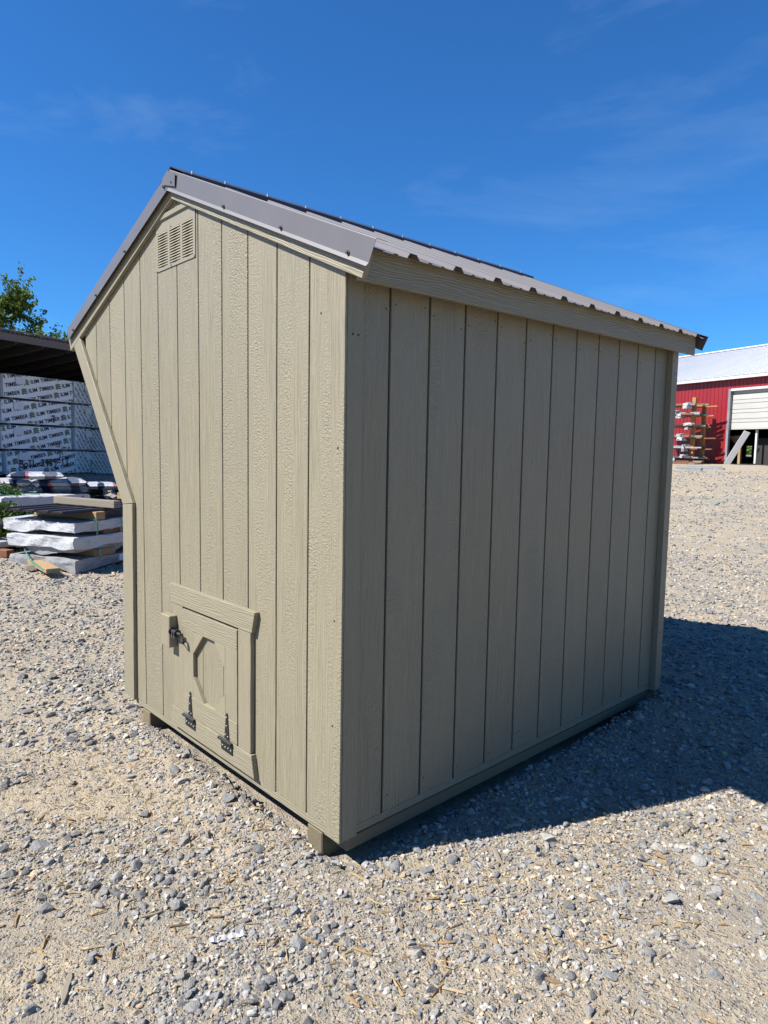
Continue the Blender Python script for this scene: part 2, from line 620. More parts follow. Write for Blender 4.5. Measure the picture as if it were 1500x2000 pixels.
M_RUST = simple('rusty_beam', (0.36, 0.13, 0.05), (0.24, 0.09, 0.04), 0.7, 6)
M_ORANGE = simple('rack_timber', (0.62, 0.30, 0.10), (0.5, 0.22, 0.07), 0.7, 6)
M_INT = simple('interior_dark', (0.05, 0.047, 0.045), None, 0.9)
M_BARK = simple('bark', (0.075, 0.06, 0.045), (0.045, 0.037, 0.03), 0.95, 6, (1, 1, 0.3), 20, 0.02)
M_MOSS = simple('moss', (0.10, 0.13, 0.04), (0.12, 0.09, 0.05), 0.95, 8)
W_, N_, R_, K_, G_ = (0.40, 0.40, 0.41), (0.02, 0.027, 0.06), (0.30, 0.03, 0.035), (0.02, 0.02, 0.022), (0.04, 0.22, 0.11)
M_BAG1 = bag_mat('sack_navy', [(0, W_), (0.15, N_), (0.33, (0.30, 0.10, 0.10)), (0.38, W_), (0.62, (0.10, 0.11, 0.14)), (0.80, W_), (0.9, K_)], W_)
M_BAG2 = bag_mat('sack_pink', [(0, (0.30, 0.03, 0.035)), (0.1, W_), (0.3, (0.38, 0.24, 0.24)), (0.45, W_), (0.6, N_), (0.75, W_)], W_)
M_BAG3 = bag_mat('sack_dark', [(0, W_), (0.1, K_), (0.35, R_), (0.5, G_), (0.62, K_), (0.8, W_), (0.9, K_)], W_)
M_BAG4 = bag_mat('sack_red', [(0, W_), (0.25, R_), (0.42, W_), (0.6, N_), (0.66, W_), (0.85, (0.34, 0.14, 0.14))], W_)

# ------------------------------------------------------------------ ground
NA, NR = 640, 320
rad = 0.22*1.0275**np.arange(NR)
ang = np.linspace(0, 2*np.pi, NA, endpoint=False)
gx = (CAM[0]+rad[:, None]*np.cos(ang)[None]).ravel()
gy = (CAM[1]+rad[:, None]*np.sin(ang)[None]).ravel()
gzv = terr(gx, gy)
gv = np.c_[gx, gy, gzv]
gv = np.vstack([gv, [[CAM[0], CAM[1], gz(CAM[0], CAM[1])]]])
i0 = (np.arange(NR-1)[:, None]*NA+np.arange(NA)[None]).ravel()
i1 = (np.arange(NR-1)[:, None]*NA+(np.arange(NA)[None]+1) % NA).ravel()
gq = np.c_[i0, i0+NA, i1+NA, i1]


def np_mesh(v, loops, sizes, colors=None, flat=True):
    me = bpy.data.meshes.new('mesh')
    me.vertices.add(len(v))
    me.vertices.foreach_set('co', np.asarray(v, np.float32).ravel())
    me.loops.add(len(loops))
    me.loops.foreach_set('vertex_index', np.asarray(loops, np.int32))
    me.polygons.add(len(sizes))
    st = np.r_[0, np.cumsum(sizes)[:-1]]
    me.polygons.foreach_set('loop_start', st.astype(np.int32))
    me.update(calc_edges=True)
    if flat: me.polygons.foreach_set('use_smooth', np.zeros(len(sizes), bool))
    if colors is not None:
        a = me.color_attributes.new('Col', 'FLOAT_COLOR', 'POINT')
        c = np.ones((len(v), 4), np.float32)
        c[:, :3] = colors
        a.data.foreach_set('color', c.ravel())
    return me


cen = len(gv)-1
tri = np.c_[np.full(NA, cen), np.arange(NA), (np.arange(NA)+1) % NA]
ground = link('ground', np_mesh(gv, np.r_[gq.ravel(), tri.ravel()], np.r_[np.full(len(gq), 4), np.full(NA, 3)]), M_GROUND, None, None, True)
tag(ground, 'dusty gravel yard of tan sand and grey crushed stone', 'ground', None, 'structure')


def ico(sub):
    bm = bmesh.new()
    bmesh.ops.create_icosphere(bm, subdivisions=sub, radius=1.0)
    v = np.array([x.co[:] for x in bm.verts])
    f = np.array([[q.index for q in x.verts] for x in bm.faces])
    bm.free()
    return v, f


def rock(v, r, cuts=10):
    v = v*(1+r.uniform(-0.12, 0.12, (len(v), 1)))
    for k in range(cuts):
        n = r.normal(size=3)
        n /= np.linalg.norm(n)
        d = r.uniform(0.38, 0.75)
        e = np.maximum(0, v @ n-d)
        v = v-e[:, None]*n
    v = v*np.array([1.0, r.uniform(0.6, 0.95), r.uniform(0.42, 0.72)])
    return v/np.abs(v[:, 0]).max()


V1 = np.array([(x, y, z) for x in (-1, 1) for y in (-1, 1) for z in (-1, 1)], float)
F1 = np.array([(0, 1, 3), (0, 3, 2), (4, 6, 7), (4, 7, 5), (0, 4, 5), (0, 5, 1), (2, 3, 7), (2, 7, 6), (0, 2, 6), (0, 6, 4), (1, 5, 7), (1, 7, 3)])
V2, F2 = ico(2)
STB = 1.38


def chip(r):
    v = V1*(1+r.uniform(-0.55, 0.12, V1.shape))
    a_ = r.normal(size=(3, 3))
    q_, _ = np.linalg.qr(a_)
    v = v @ q_.T
    v = v*np.array([1.0, r.uniform(0.65, 1.0), r.uniform(0.4, 0.75)])
    return v/np.abs(v[:, 0]).max()


ROCK_S = [chip(rng) for _ in range(60)]
ROCK_B = [rock(V2, rng, 13) for _ in range(16)]


DRIFT = [(420, 1540, .34, 1), (560, 1680, .26, 1), (120, 1680, .26, .9), (300, 1720, .2, .7), (610, 1800, .18, .9), (520, 1880, .15, .9), (1120, 1800, .16, 1), (1060, 1920, .14, .9), (1200, 1900, .12, .8), (330, 1420, .3, .8), (100, 1450, .4, .8),
         (60, 1380, .5, .8), (800, 1720, .12, .9), (1420, 1640, .25, .6), (960, 1960, .12, .6), (1290, 1850, .1, .6), (340, 1960, .13, .7), (90, 1960, .12, .6)]
BARE = [(190, 1550, .22, 1), (60, 1570, .2, .9), (700, 1900, .13, .9), (930, 1730, .2, .9), (1400, 1850, .26, 1), (1100, 1700, .2, .7), (150, 1830, .16, .9), (420, 1800, .10, .7), (40, 1880, .14, .9), (800, 1990, .12, .8), (1480, 1950, .2, .9), (300, 1860, .1, .8)]
DRIFT = [(*gpix(a_, b_)[:2], r_, w_) for a_, b_, r_, w_ in DRIFT]
BARE = [(*gpix(a_, b_)[:2], r_, w_) for a_, b_, r_, w_ in BARE]


def gravel_density(x, y):
    d = np.hypot(x-CAM[0], y-CAM[1])
    a = fbm(x*1.9+3, y*1.9, 21, 4)
    b = fbm((x*0.8+y*0.6)*1.4, (-x*0.6+y*0.8)*3.6, 31, 3)      # ridges pushed up by wheels
    D = (0.5*a+0.5*b-0.5)*3.2+0.30
    wx, wy = x+0.25*(fbm(x*3, y*3, 41, 3)-0.5), y+0.25*(fbm(x*3+9, y*3, 43, 3)-0.5)
    for cx, cy, r_, w_ in DRIFT: D = D+0.75*w_*np.exp(-((wx-cx)**2+(wy-cy)**2)/(r_*r_))
    for cx, cy, r_, w_ in BARE: D = D-0.75*w_*np.exp(-((wx-cx)**2+(wy-cy)**2)/(r_*r_))
    sh = np.exp(-np.maximum(0, np.hypot((x-0.35)/0.65, (y-1.3)/1.5)-0.5)**2*3)
    D = np.maximum(D, 0.85*sh)
    D = np.maximum(D, np.clip((d-3.6)/2.5, 0, 0.7)*(0.45+0.9*fbm(x*0.8, y*0.8, 51, 3)))
    gb = np.exp(-((y+0.10)/0.16)**2)*((x < 0.0) & (x > -2.0))
    return np.clip(np.maximum(D, 0.8*gb), 0.05, 1)


def sample_stones(r0, r1, smin, smax, K, ex, grit=0.0):
    half = 0.80
    area = (r1*r1-r0*r0)*half
    n = int(area*K*smin**-ex)
    u = rng.random(n)
    s = smin*(1-u*(1-(smax/smin)**-ex))**(-1/ex)
    rr = np.sqrt(r0*r0+rng.random(n)*(r1*r1-r0*r0))
    th = YAW+rng.uniform(-half, half, n)
    x, y = CAM[0]+rr*np.sin(th), CAM[1]+rr*np.cos(th)
    D = np.maximum(gravel_density(x, y), grit)
    keep = rng.random(n) < D
    keep &= ~((x > -1.80) & (x < -0.02) & (y > 0.05) & (y < 2.42))
    return x[keep], y[keep], s[keep]


parts = [sample_stones(0.6, 2.2, 0.0050, 0.0105, 0.20, 2.0, 0.40), sample_stones(0.6, 2.2, 0.0100, 0.030, 0.30, 2.1), sample_stones(0.6, 2.2, 0.030, 0.055, 0.020, 2.3),
         sample_stones(2.2, 3.6, 0.0080, 0.030, 0.28, 2.05, 0.16), sample_stones(2.2, 3.6, 0.030, 0.060, 0.035, 2.3),
         sample_stones(3.6, 6, 0.0120, 0.040, 0.24, 2.05, 0.15), sample_stones(3.6, 6, 0.04, 0.065, 0.04, 2.3),
         sample_stones(6, 10, 0.0175, 0.046, 0.17, 2.1, 0.2), sample_stones(10, 17, 0.025, 0.052, 0.12, 2.0, 0.2), sample_stones(17, 30, 0.042, 0.07, 0.05, 2.0)]
SX, SY, SS = (np.concatenate([p[k] for p in parts]) for k in range(3))
# the biggest in the picture become single stones
rel = np.c_[SX, SY, terr(SX, SY)]-CAM
dep = rel @ FWD
px_, py_ = 750+FPX*(rel @ RIGHT)/dep, 1000-FPX*(rel @ UP)/dep
seen = (px_ > -10) & (px_ < 1510) & (py_ < 2010) & (py_ > 880) & (dep > 0.3)
hid = (px_ > 250) & (px_ < 1290) & (py_ < np.where(px_ < 665, 1345+(px_-250)*0.75, 1660-(px_-665)*0.51))
psize = np.where(seen & ~hid, SS*FPX/np.maximum(dep, 0.1), 0)
order = np.argsort(-psize)
single = order[:298]
big = np.zeros(len(SX), bool)
big[order[:4200]] = True
big[single] = False
small = np.ones(len(SX), bool)
small[order[:4200]] = False

ROCK_ME = []
for t in ROCK_B:
    me = np_mesh(t, F2.ravel(), np.full(len(F2), 3))
    me.materials.append(M_STONE)
    ROCK_ME.append(me)
for k in single:
    o = bpy.data.objects.new('stone', ROCK_ME[int(rng.integers(len(ROCK_ME)))])
    COL.objects.link(o)
    o.parent = ground
    s = SS[k]*0.55
    o.scale = (s*rng.uniform(0.9, 1.25), s, s)
    o.rotation_euler = (rng.normal(0, 0.28), rng.normal(0, 0.28), rng.uniform(0, 6.28))
    o.location = (SX[k], SY[k], gz(SX[k], SY[k])+s*0.22)

PAL = np.array([(0.12, 0.123, 0.13), (0.155, 0.158, 0.164), (0.19, 0.19, 0.19), (0.23, 0.226, 0.216), (0.27, 0.255, 0.225), (0.27, 0.225, 0.16), (0.08, 0.083, 0.088)])
PALW = np.array([0.2, 0.25, 0.2, 0.13, 0.1, 0.08, 0.04])


def stone_field(idx, temps, F):
    n = len(idx)
    nv = len(temps[0])
    T = np.array(temps)[rng.integers(len(temps), size=n)]
    a = rng.uniform(0, 2*np.pi, n)
    tx, ty = rng.normal(0, 0.3, n), rng.normal(0, 0.3, n)
    s = SS[idx]*0.55
    V = T*s[:, None, None]
    V[:, :, 0] *= rng.uniform(0.85, 1.3, n)[:, None]
    cx, sx = np.cos(tx)[:, None], np.sin(tx)[:, None]
    y, z = V[:, :, 1]*cx-V[:, :, 2]*sx, V[:, :, 1]*sx+V[:, :, 2]*cx
    cy, sy = np.cos(ty)[:, None], np.sin(ty)[:, None]
    x, z = V[:, :, 0]*cy+z*sy, -V[:, :, 0]*sy+z*cy
    ca, sa = np.cos(a)[:, None], np.sin(a)[:, None]
    X, Y = x*ca-y*sa, x*sa+y*ca
    zc = terr(SX[idx], SY[idx])+s*rng.uniform(0.0, 0.35, n)
    out = np.stack([X+SX[idx][:, None], Y+SY[idx][:, None], z+zc[:, None]], -1).reshape(-1, 3)
    c = PAL[rng.choice(len(PAL), size=n, p=PALW)]*STB*rng.uniform(0.82, 1.18, (n, 1))*np.array([1.06, 1.0, 0.92])
    loops = (F[None]+(np.arange(n)*nv)[:, None, None]).ravel()
    return np_mesh(out, loops, np.full(n*len(F), 3), np.repeat(c, nv, 0))


g1 = link('gravel', stone_field(np.where(small)[0], ROCK_S, F1), M_GRAVEL)
tag(g1, 'small grey and tan crushed stone spread over the yard', 'gravel', None, 'stuff')
g2 = link('gravel', stone_field(np.where(big)[0], ROCK_B, F2), M_GRAVEL)
tag(g2, 'coarser grey crushed stone lying loose round the shed', 'gravel', None, 'stuff')

# wood shavings
n = 3400
cl = [gpix(*p) for p in ((120, 1560), (330, 1640), (60, 1800), (520, 1820), (900, 1780), (1320, 1640), (1180, 1620), (1080, 1850), (260, 1480), (760, 1880), (420, 1700))]
ci = rng.integers(len(cl), size=n)
ccx = np.array([c.x for c in cl])[ci]+rng.normal(0, 0.30, n)
ccy = np.array([c.y for c in cl])[ci]+rng.normal(0, 0.30, n)
ok = ~((ccx > -1.85) & (ccx < 0.02) & (ccy > -0.01) & (ccy < 2.45))
ccx, ccy = ccx[ok], ccy[ok]
n = len(ccx)
Lh = rng.lognormal(-4.55, 0.5, n).clip(0.004, 0.035)
Wh = Lh*rng.uniform(0.06, 0.16, n)
a = rng.uniform(0, 6.28, n)
tl = rng.normal(0, 0.16, n)
zc = terr(ccx, ccy)+0.004
d = np.c_[np.cos(a), np.sin(a), np.tan(tl)]
pq = np.c_[-np.sin(a), np.cos(a), np.zeros(n)]
c0 = np.c_[ccx, ccy, zc]
up3 = np.array([0, 0, 1.0])
vv = np.stack([c0-d*Lh[:, None]-pq*Wh[:, None], c0-d*Lh[:, None]+pq*Wh[:, None], c0+d*Lh[:, None]+pq*Wh[:, None]*0.6, c0+d*Lh[:, None]-pq*Wh[:, None]*0.6, c0+up3*(Wh*0.8+0.0015)[:, None]], 1)
ff = np.array([[0, 1, 4], [1, 2, 4], [2, 3, 4], [3, 0, 4]])
cc = np.array([(0.32, 0.225, 0.115), (0.27, 0.17, 0.075), (0.36, 0.28, 0.17), (0.18, 0.115, 0.055)])[rng.integers(4, size=n)]*rng.uniform(0.8, 1.2, (n, 1))
sh = link('wood_shavings', np_mesh(vv.reshape(-1, 3), (ff[None]+(np.arange(n)*5)[:, None, None]).ravel(), np.full(n*4, 3), np.repeat(cc, 5, 0)), M_CHIP)
tag(sh, 'fine tan wood slivers and straw scattered among the stones', 'wood shavings', None, 'stuff')

# ------------------------------------------------------------------ the shed
S = thing('shed', (-1.2, 1.2, -0.1), 'tan painted wooden shed with grooved siding, brown metal roof and a small hatch', 'shed')
G = frame((0, 0, 0), (1, 0, 0), (0, 0, 1))              # gable face: local x = world x, y = world z, z = towards the viewer
LW = frame((-0.012, 0, 0), (0, 1, 0), (0, 0, 1))        # long wall: local x = world y, z = outward
RX, RZ = -1.22, 2.51                                     # ridge; underside of the rake boards there
SR, SL = 0.436, 0.395
BAND = 0.033
GAP = 0.0040


def ztop(x, off=0.0):
    return RZ+off-(SR*(x-RX) if x > RX else SL*(RX-x))


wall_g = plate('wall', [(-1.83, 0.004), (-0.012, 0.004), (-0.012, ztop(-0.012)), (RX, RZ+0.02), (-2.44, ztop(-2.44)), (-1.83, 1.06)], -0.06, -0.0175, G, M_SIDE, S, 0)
xs = [0.0]+[-(0.1974+0.2032*i) for i in range(12)]
for i in range(12):
    xr, xl = xs[i]-(GAP if i else 0), xs[i+1]+GAP
    zb = lambda x: BAND if x > -1.80 else 1.06+(-1.80-x)*(2.02-1.06)/(2.44-1.80)
    xl = max(xl, -2.40)
    if xl >= xr: continue
    poly = [(xl, zb(xl)), (xr, zb(xr))]
    if i == 0: poly = [(xl, BAND), (-0.086, BAND), (-0.086, 0.0), (0.0, 0.0)]
    if xl < -1.80 < xr: poly = [(xl, zb(xl)), (-1.80, BAND+1e-4), (xr, BAND)] if False else [(max(xl, -1.80), BAND), (xr, BAND)]
    if xl < -1.80 < xr: poly = [(xl, zb(xl)), (-1.795, 1.06), (-1.795, BAND), (xr, BAND)]
    poly.append((xr, ztop(xr, 0.03)))
    if xl < RX < xr: poly.append((RX, RZ+0.03))
    poly.append((xl, ztop(xl, 0.03)))
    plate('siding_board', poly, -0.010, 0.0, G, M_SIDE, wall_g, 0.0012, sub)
plate('skirt_band', [(-1.76, 0.0), (-0.0875, 0.0), (-0.0875, BAND-0.002), (-1.76, BAND-0.002)], -0.010, -0.003, G, M_TX, S)

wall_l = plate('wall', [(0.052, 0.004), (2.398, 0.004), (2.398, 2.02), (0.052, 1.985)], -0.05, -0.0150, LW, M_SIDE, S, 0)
ys = [0.013]+[0.2162+0.2032*i for i in range(11)]+[2.42]
for i in range(12):
    y0, y1 = ys[i]+(GAP*1.4 if i else 0), ys[i+1]-GAP*1.4
    b = 0.0 if i == 0 else BAND
    poly = [(y0, BAND), (y1, BAND), (y1, 2.0), (y0, 2.0)]
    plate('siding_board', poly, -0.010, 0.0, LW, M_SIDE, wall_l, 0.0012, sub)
plate('skirt_band', [(0.088, 0.0), (2.40, 0.0), (2.40, BAND-0.002), (0.088, BAND-0.002)], -0.010, -0.002, LW, M_TX, S)
plate('corner_trim', [(0.0125, 0.0), (0.084, 0.0), (0.084, 1.985), (0.0125, 1.985)], 0.0005, 0.0105, LW, M_TY, S, 0.001)
plate('corner_trim', [(2.392, 0.0), (2.462, 0.0), (2.462, 2.02), (2.392, 2.02)], 0.0005, 0.034, LW, M_TY, S, 0.0015)
# the two sides that face away
plate('wall', [(-1.83, 0.0), (-0.012, 0.0), (-0.012, ztop(-0.012)), (RX, RZ), (-2.44, ztop(-2.44)), (-1.83, 1.06)], -2.44, -2.40, G, M_SIDE, S, 0)
FR = frame((-1.83, 0, 0), (0, -1, 0), (0, 0, 1))
plate('wall', [(-2.40, 0.0), (-0.05, 0.0), (-0.05, 1.06), (-2.40, 1.06)], -0.04, 0.0, FR, M_SIDE, S, 0)
SLF = frame((-1.83, 0, 1.06), (0, -1, 0), (-0.61, 0, 0.96))
plate('wall', [(-2.40, 0.0), (-0.05, 0.0), (-0.05, 1.13), (-2.40, 1.13)], -0.04, 0.0, SLF, M_SIDE, S, 0)
# floor frame and skids
link('floor', MB().box(-1.80, -0.03, 0.06, 2.39, -0.012, 0.02).mesh(), M_SKID, S)
link('floor_joist', MB().box(-0.105, -0.024, 0.055, 2.38, -0.062, -0.013).mesh(0.003), M_SKID, S)
for x0 in (-0.205, -1.70):
    link('skid', MB().box(x0, x0+0.09, 0.012, 2.41, -0.135, -0.014).mesh(0.004), M_SKID, S)
# left corner trim of the gable, upright and slanted
plate('corner_trim', [(-1.865, 0.03), (-1.735, 0.03), (-1.716, 1.093), (-1.842, 1.082)], 0.0005, 0.020, G, M_TY, S)
p0, p1 = Vector((-1.842, 0, 1.084)), Vector((-2.555, 0, 2.005))
dl = (p1-p0)
SM = frame((p0.x, 0, p0.z), dl, (0.96, 0, 0.6))
plate('slanted_trim', [(0.0, 0.0), (dl.length, 0.0), (dl.length+0.018, 0.100), (-0.068, 0.108)], -0.020, -0.0005, SM, M_TX, S)
# rake boards
RWD = 0.075
for sgn, sl, x_end in ((1, SR, 0.106), (-1, SL, -2.60)):
    L = abs(x_end-RX)*math.hypot(1, sl)
    M = frame((RX, 0, RZ), (sgn, 0, -sl), (0, 0, 1))
    h = RWD
    poly = [(0.0, 0.0), (L, 0.0), (L-(0.0 if sgn > 0 else 0.0), h), (sl*h*1.0 if True else 0, h)] if False else [(0, 0), (L, 0), (L, h), (-h*sl, h)]
    z0, z1 = (0.0005, 0.021) if sgn > 0 else (-0.021, -0.0005)
    plate('rake_board', poly, z0, z1, M, M_TX, S)
# fascia under the eave
RISE = 0.014
FM = frame((0.055, 0.0, 1.938), (0, 1, RISE), (0, 0, 1))
plate('fascia', [(-0.001, 0.0), (2.555, 0.0), (2.555, 0.112), (-0.001, 0.112)], 0.0, 0.020, FM, M_TX, S, 0.002)
FE = frame((-2.49, 0.0, 1.96), (0, 1, RISE), (0, 0, 1))
plate('fascia', [(-0.001, 0.0), (2.555, 0.0), (2.555, 0.09), (-0.001, 0.09)], -0.020, 0.0, FE, M_TX, S, 0.002)
# roof
RY0, RY1 = -0.024, 2.595


def roof_profile(y0, y1):
    pts = []
    k0 = math.floor((y0-0.195)/0.2286)-1
    for k in range(k0, k0+20):
        c = 0.195+0.2286*k
        for dy, h in ((-0.030, 0), (-0.016, 0.018), (0.016, 0.018), (0.030, 0), (0.070, 0), (0.076, 0.004), (0.086, 0.004), (0.092, 0), (0.136, 0), (0.142, 0.004), (0.152, 0.004), (0.158, 0)):
            if y0 <= c+dy <= y1: pts.append((c+dy, h))
    pts = [(y0, pts[0][1])]+pts+[(y1, pts[-1][1])]
    return pts


roof = link('roof', MB().box(-2.40, -0.02, 0.02, 2.42, 1.9, 1.92).mesh(), M_DKWOOD, S)   # ceiling deck below the sheets
PANZ = 2.616
for sgn, sl, xe in ((1, 0.440, 0.118), (-1, 0.395, -2.635)):
    for k in range(3):
        y0 = RY0 if k == 0 else 0.195+0.2286*(4*k-1)-0.031
        y1 = RY1 if k == 2 else 0.195+0.2286*(4*k+3)-0.031
        pr = roof_profile(y0, y1)
        mb = MB()
        nP = len(pr)
        for t in (0.0, -0.0012):
            for x in (RX+sgn*0.004, xe):
                for y, h in pr:
                    mb.v.append((x, y, PANZ-sl*abs(x-RX)+RISE*y+h+t+0.0009*(k == 1)))
        for i in range(nP-1):
            mb.f += [(i, i+1, nP+i+1, nP+i), (2*nP+i, 3*nP+i, 3*nP+i+1, 2*nP+i+1), (nP+i, nP+i+1, 3*nP+i+1, 3*nP+i), (i, 2*nP+i, 2*nP+i+1, i+1)]
        mb.f += [(0, nP, 3*nP, 2*nP), (nP-1, 3*nP-1, 4*nP-1, 2*nP-1)]
        sub('roof_panel', mb.mesh(), M_ROOF, roof)
# ridge cap, its edge hems and screws
cap = MB()
prof = [(-0.135, -0.135*0.0-0.0), (0, 0), (0.135, 0)]
cv = []
for y in (RY0+0.002, RY1+0.004):
    z = PANZ+0.031+RISE*y
    cv += [(RX-0.125, y, z-0.395*0.125-0.010), (RX-0.123, y, z-0.395*0.123), (RX-0.02, y, z-0.006), (RX, y, z+0.004), (RX+0.02, y, z-0.007), (RX+0.128, y, z-0.440*0.128), (RX+0.131, y, z-0.440*0.131-0.018)]
cap.add(cv, [(i, i+1, i+8, i+7) for i in range(6)])
me = cap.mesh()
bm = bmesh.new(); bm.from_mesh(me)
bmesh.ops.solidify(bm, geom=list(bm.faces), thickness=0.0015)
bm.to_mesh(me); bm.free()
capo = sub('ridge_cap', me, M_CAP, roof)
for k in range(-1, 11):
    y = 0.195+0.2286*k
    if k < 0: y = 0.03
    z = PANZ+0.032+RISE*y-0.440*0.105
    sub('screw', MB().tube([(RX+0.105, y, z-0.004), (RX+0.105, y, z+0.004), (RX+0.105, y, z+0.004), (RX+0.105, y, z+0.011)], [0.007, 0.007, 0.0045, 0.004], 6).mesh(), M_SCREW, roof)
# dark foam strip under the cap, between the ribs
fo = MB()
fo.box(RX+0.03, RX+0.034, RY0, RY1, PANZ-0.440*0.034+0.0, PANZ-0.440*0.034+0.05)
# rake flashing: face, hem and top flange swept along the slope
for sgn, sl, xe, zr in ((1, 0.426, 0.148, 2.545), (-1, 0.377, -2.60, 2.545)):
    mb = MB()
    nrm = Vector((sl*sgn, 0, 1)).normalized()
    prof = [(-0.041, -0.004), (-0.033, 0.008), (-0.029, 0.079), (-0.027, 0.082), (0.02, 0.082), (0.02, 0.0805), (-0.0255, 0.0805), (-0.0275, 0.078), (-0.0315, 0.008), (-0.0395, -0.005)]
    nP = len(prof)
    ext = 1.0
    for x in (RX, xe):
        base = Vector((x, 0, zr-sl*abs(x-RX)))
        for y, h in prof:
            if x == RX: q = base+Vector((0, y, h*math.hypot(1, sl)))
            else: q = base+Vector((0, y, 0))+nrm*h
            mb.v.append(tuple(q))
    for i in range(nP):
        j = (i+1) % nP
        mb.f.append((i, j, nP+j, nP+i))
    mb.f += [tuple(range(nP)), tuple(range(2*nP-1, nP-1, -1))]
    fl = link('rake_flashing', mb.mesh(), M_ROOF, S)
    for t in (0.03, 0.36, 0.655, 0.93):
        x = RX+(xe-RX)*t
        q = Vector((x, -0.0325, zr-sl*abs(x-RX)+0.016+0.011*(t == 0.03)*2))
        sub('screw', MB().tube([q, q+Vector((0, -0.004, 0)), q+Vector((0, -0.004, 0)), q+Vector((0, -0.011, 0))], [0.0075, 0.0075, 0.005, 0.0045], 6).mesh(), M_SCREWB, fl)
# the same flashing closes the far gable
for sgn, sl, xe in ((1, 0.440, 0.128), (-1, 0.395, -2.60)):
    mb = MB()
    for x in (RX, xe):
        zt_ = PANZ+RISE*RY1-sl*abs(x-RX)+0.019
        for y, h in ((RY1-0.05, 0.0), (RY1+0.004, 0.0), (RY1+0.006, -0.066), (RY1+0.012, -0.074), (RY1+0.0105, -0.075), (RY1+0.0045, -0.067), (RY1+0.0025, -0.0015), (RY1-0.05, -0.0015)):
            mb.v.append((x+(0.0 if x == RX else -sgn*sl*(-h)), y, zt_+h))
    for i in range(8):
        mb.f.append((i, (i+1) % 8, 8+(i+1) % 8, 8+i))
    mb.f += [tuple(range(8)), tuple(range(15, 7, -1))]
    link('rake_flashing', mb.mesh(), M_ROOF, S)
# folded flap closing the ridge end
zr = 2.516
plate('ridge_flap', [(RX-0.012, zr+0.050), (RX+0.075, zr+0.022), (RX+0.078, zr+0.078), (RX+0.0, zr+0.109), (RX-0.05, zr+0.085), (RX-0.046, zr+0.064)], 0.038, 0.0395, G, M_ROOF, S, 0)

# gable vent
vx0, vx1, vz0, vz1 = -1.418, -1.028, 2.222, 2.446
vent = MB()
cols = [(-1.400, -1.296), (-1.276, -1.168), (-1.150, -1.048)]
xs_ = [vx0]+[c for p in cols for c in p]+[vx1]
zb, zt = vz0+0.016, vz1-0.052
for i in range(0, 8, 2):
    vent.box(xs_[i], xs_[i+1], vz0, vz1, 0.0015, 0.004)
for a, b in cols:
    vent.box(a, b, vz0, zb, 0.0015, 0.004)
    vent.box(a, b, zt, vz1, 0.0015, 0.004)
vo = link('vent', vent.mesh(), M_VENT, S, G)
sub('dark_backing', MB().box(vx0+0.006, vx1-0.006, vz0+0.006, vz1-0.006, 0.0002, 0.0008).mesh(), M_DARK, vo, G)  # black sheet standing in for the darkness inside the vent opening
sub('drip_flange', MB().box(vx0-0.004, vx1+0.004, vz1, vz1+0.024, 0.0015, 0.013).mesh(0.002), M_VENT, vo, G)
nl = 13
pitch = (zt-zb)/nl
for a, b in cols:
    for k in range(nl):
        z = zb+pitch*k
        # bowed hood: lower lip stands out, the slot below it stays open
        sv, sf = [], []
        for j in range(5):
            x = a+(b-a)*j/4
            bow = math.sin(math.pi*j/4)
            sv += [(x, z+pitch*0.98, 0.0030), (x, z+pitch*0.36-0.0012*bow, 0.0042+0.0045*bow), (x, z+pitch*0.30-0.0012*bow, 0.0034+0.0040*bow)]
        for j in range(4):
            c = 3*j
            sf += [(c, c+1, c+4, c+3), (c+1, c+2, c+5, c+4), (c+2, c, c+3, c+5)]
        sub('louver', MB().add(sv, sf).mesh(), M_VENT, vo, G)
for x, z in ((vx0+0.005, vz0+0.004), (vx1-0.006, vz0+0.006), (vx1-0.006, vz1-0.012), (-1.262, vz0+0.008), (-1.262, zt+0.010)):
    sub('screw', MB().box(x-0.004, x+0.004, z-0.004, z+0.004, 0.004, 0.007).mesh(0.001), M_SCREW, vo, G)

# hatch: surround
plate('hatch_header', [(-1.262, 0.652), (-0.541, 0.652), (-0.517, 0.741), (-1.281, 0.743)], 0.0005, 0.024, G, M_TX, S)
plate('hatch_sill', [(-1.275, 0.048), (-0.523, 0.046), (-0.545, 0.140), (-1.262, 0.140)], 0.0005, 0.024, G, M_TX, S)
plate('hatch_jamb', [(-0.650, 0.1415), (-0.555, 0.1415), (-0.553, 0.6505), (-0.650, 0.6505)], 0.0005, 0.021, G, M_TY, S)
plate('hatch_jamb', [(-1.250, 0.1415), (-1.151, 0.1415), (-1.151, 0.6505), (-1.250, 0.6505)], 0.0005, 0.021, G, M_TY, S)
# hatch: leaf
dx0, dx1, dz0, dz1 = -1.1485, -0.6555, 0.1445, 0.641
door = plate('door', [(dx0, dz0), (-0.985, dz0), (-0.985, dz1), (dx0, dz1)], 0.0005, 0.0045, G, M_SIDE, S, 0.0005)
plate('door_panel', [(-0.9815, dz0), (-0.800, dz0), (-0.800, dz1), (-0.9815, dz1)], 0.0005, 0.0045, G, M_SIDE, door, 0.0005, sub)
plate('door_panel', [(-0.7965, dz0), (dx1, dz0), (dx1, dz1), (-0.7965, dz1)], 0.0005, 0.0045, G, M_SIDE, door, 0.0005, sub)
D0, D1 = 0.0048, 0.024
ox0, ox1, oz0, oz1 = -1.043, -0.752, 0.240, 0.550
plate('stile', [(dx0, dz0+0.0965), (ox0, dz0+0.0965), (ox0, oz1), (dx0, oz1)], D0, D1-0.001, G, M_TY, door, 0.001, sub)
plate('stile', [(ox1, dz0+0.0965), (dx1, dz0+0.0965), (dx1, oz1), (ox1, oz1)], D0, D1-0.001, G, M_TY, door, 0.001, sub)
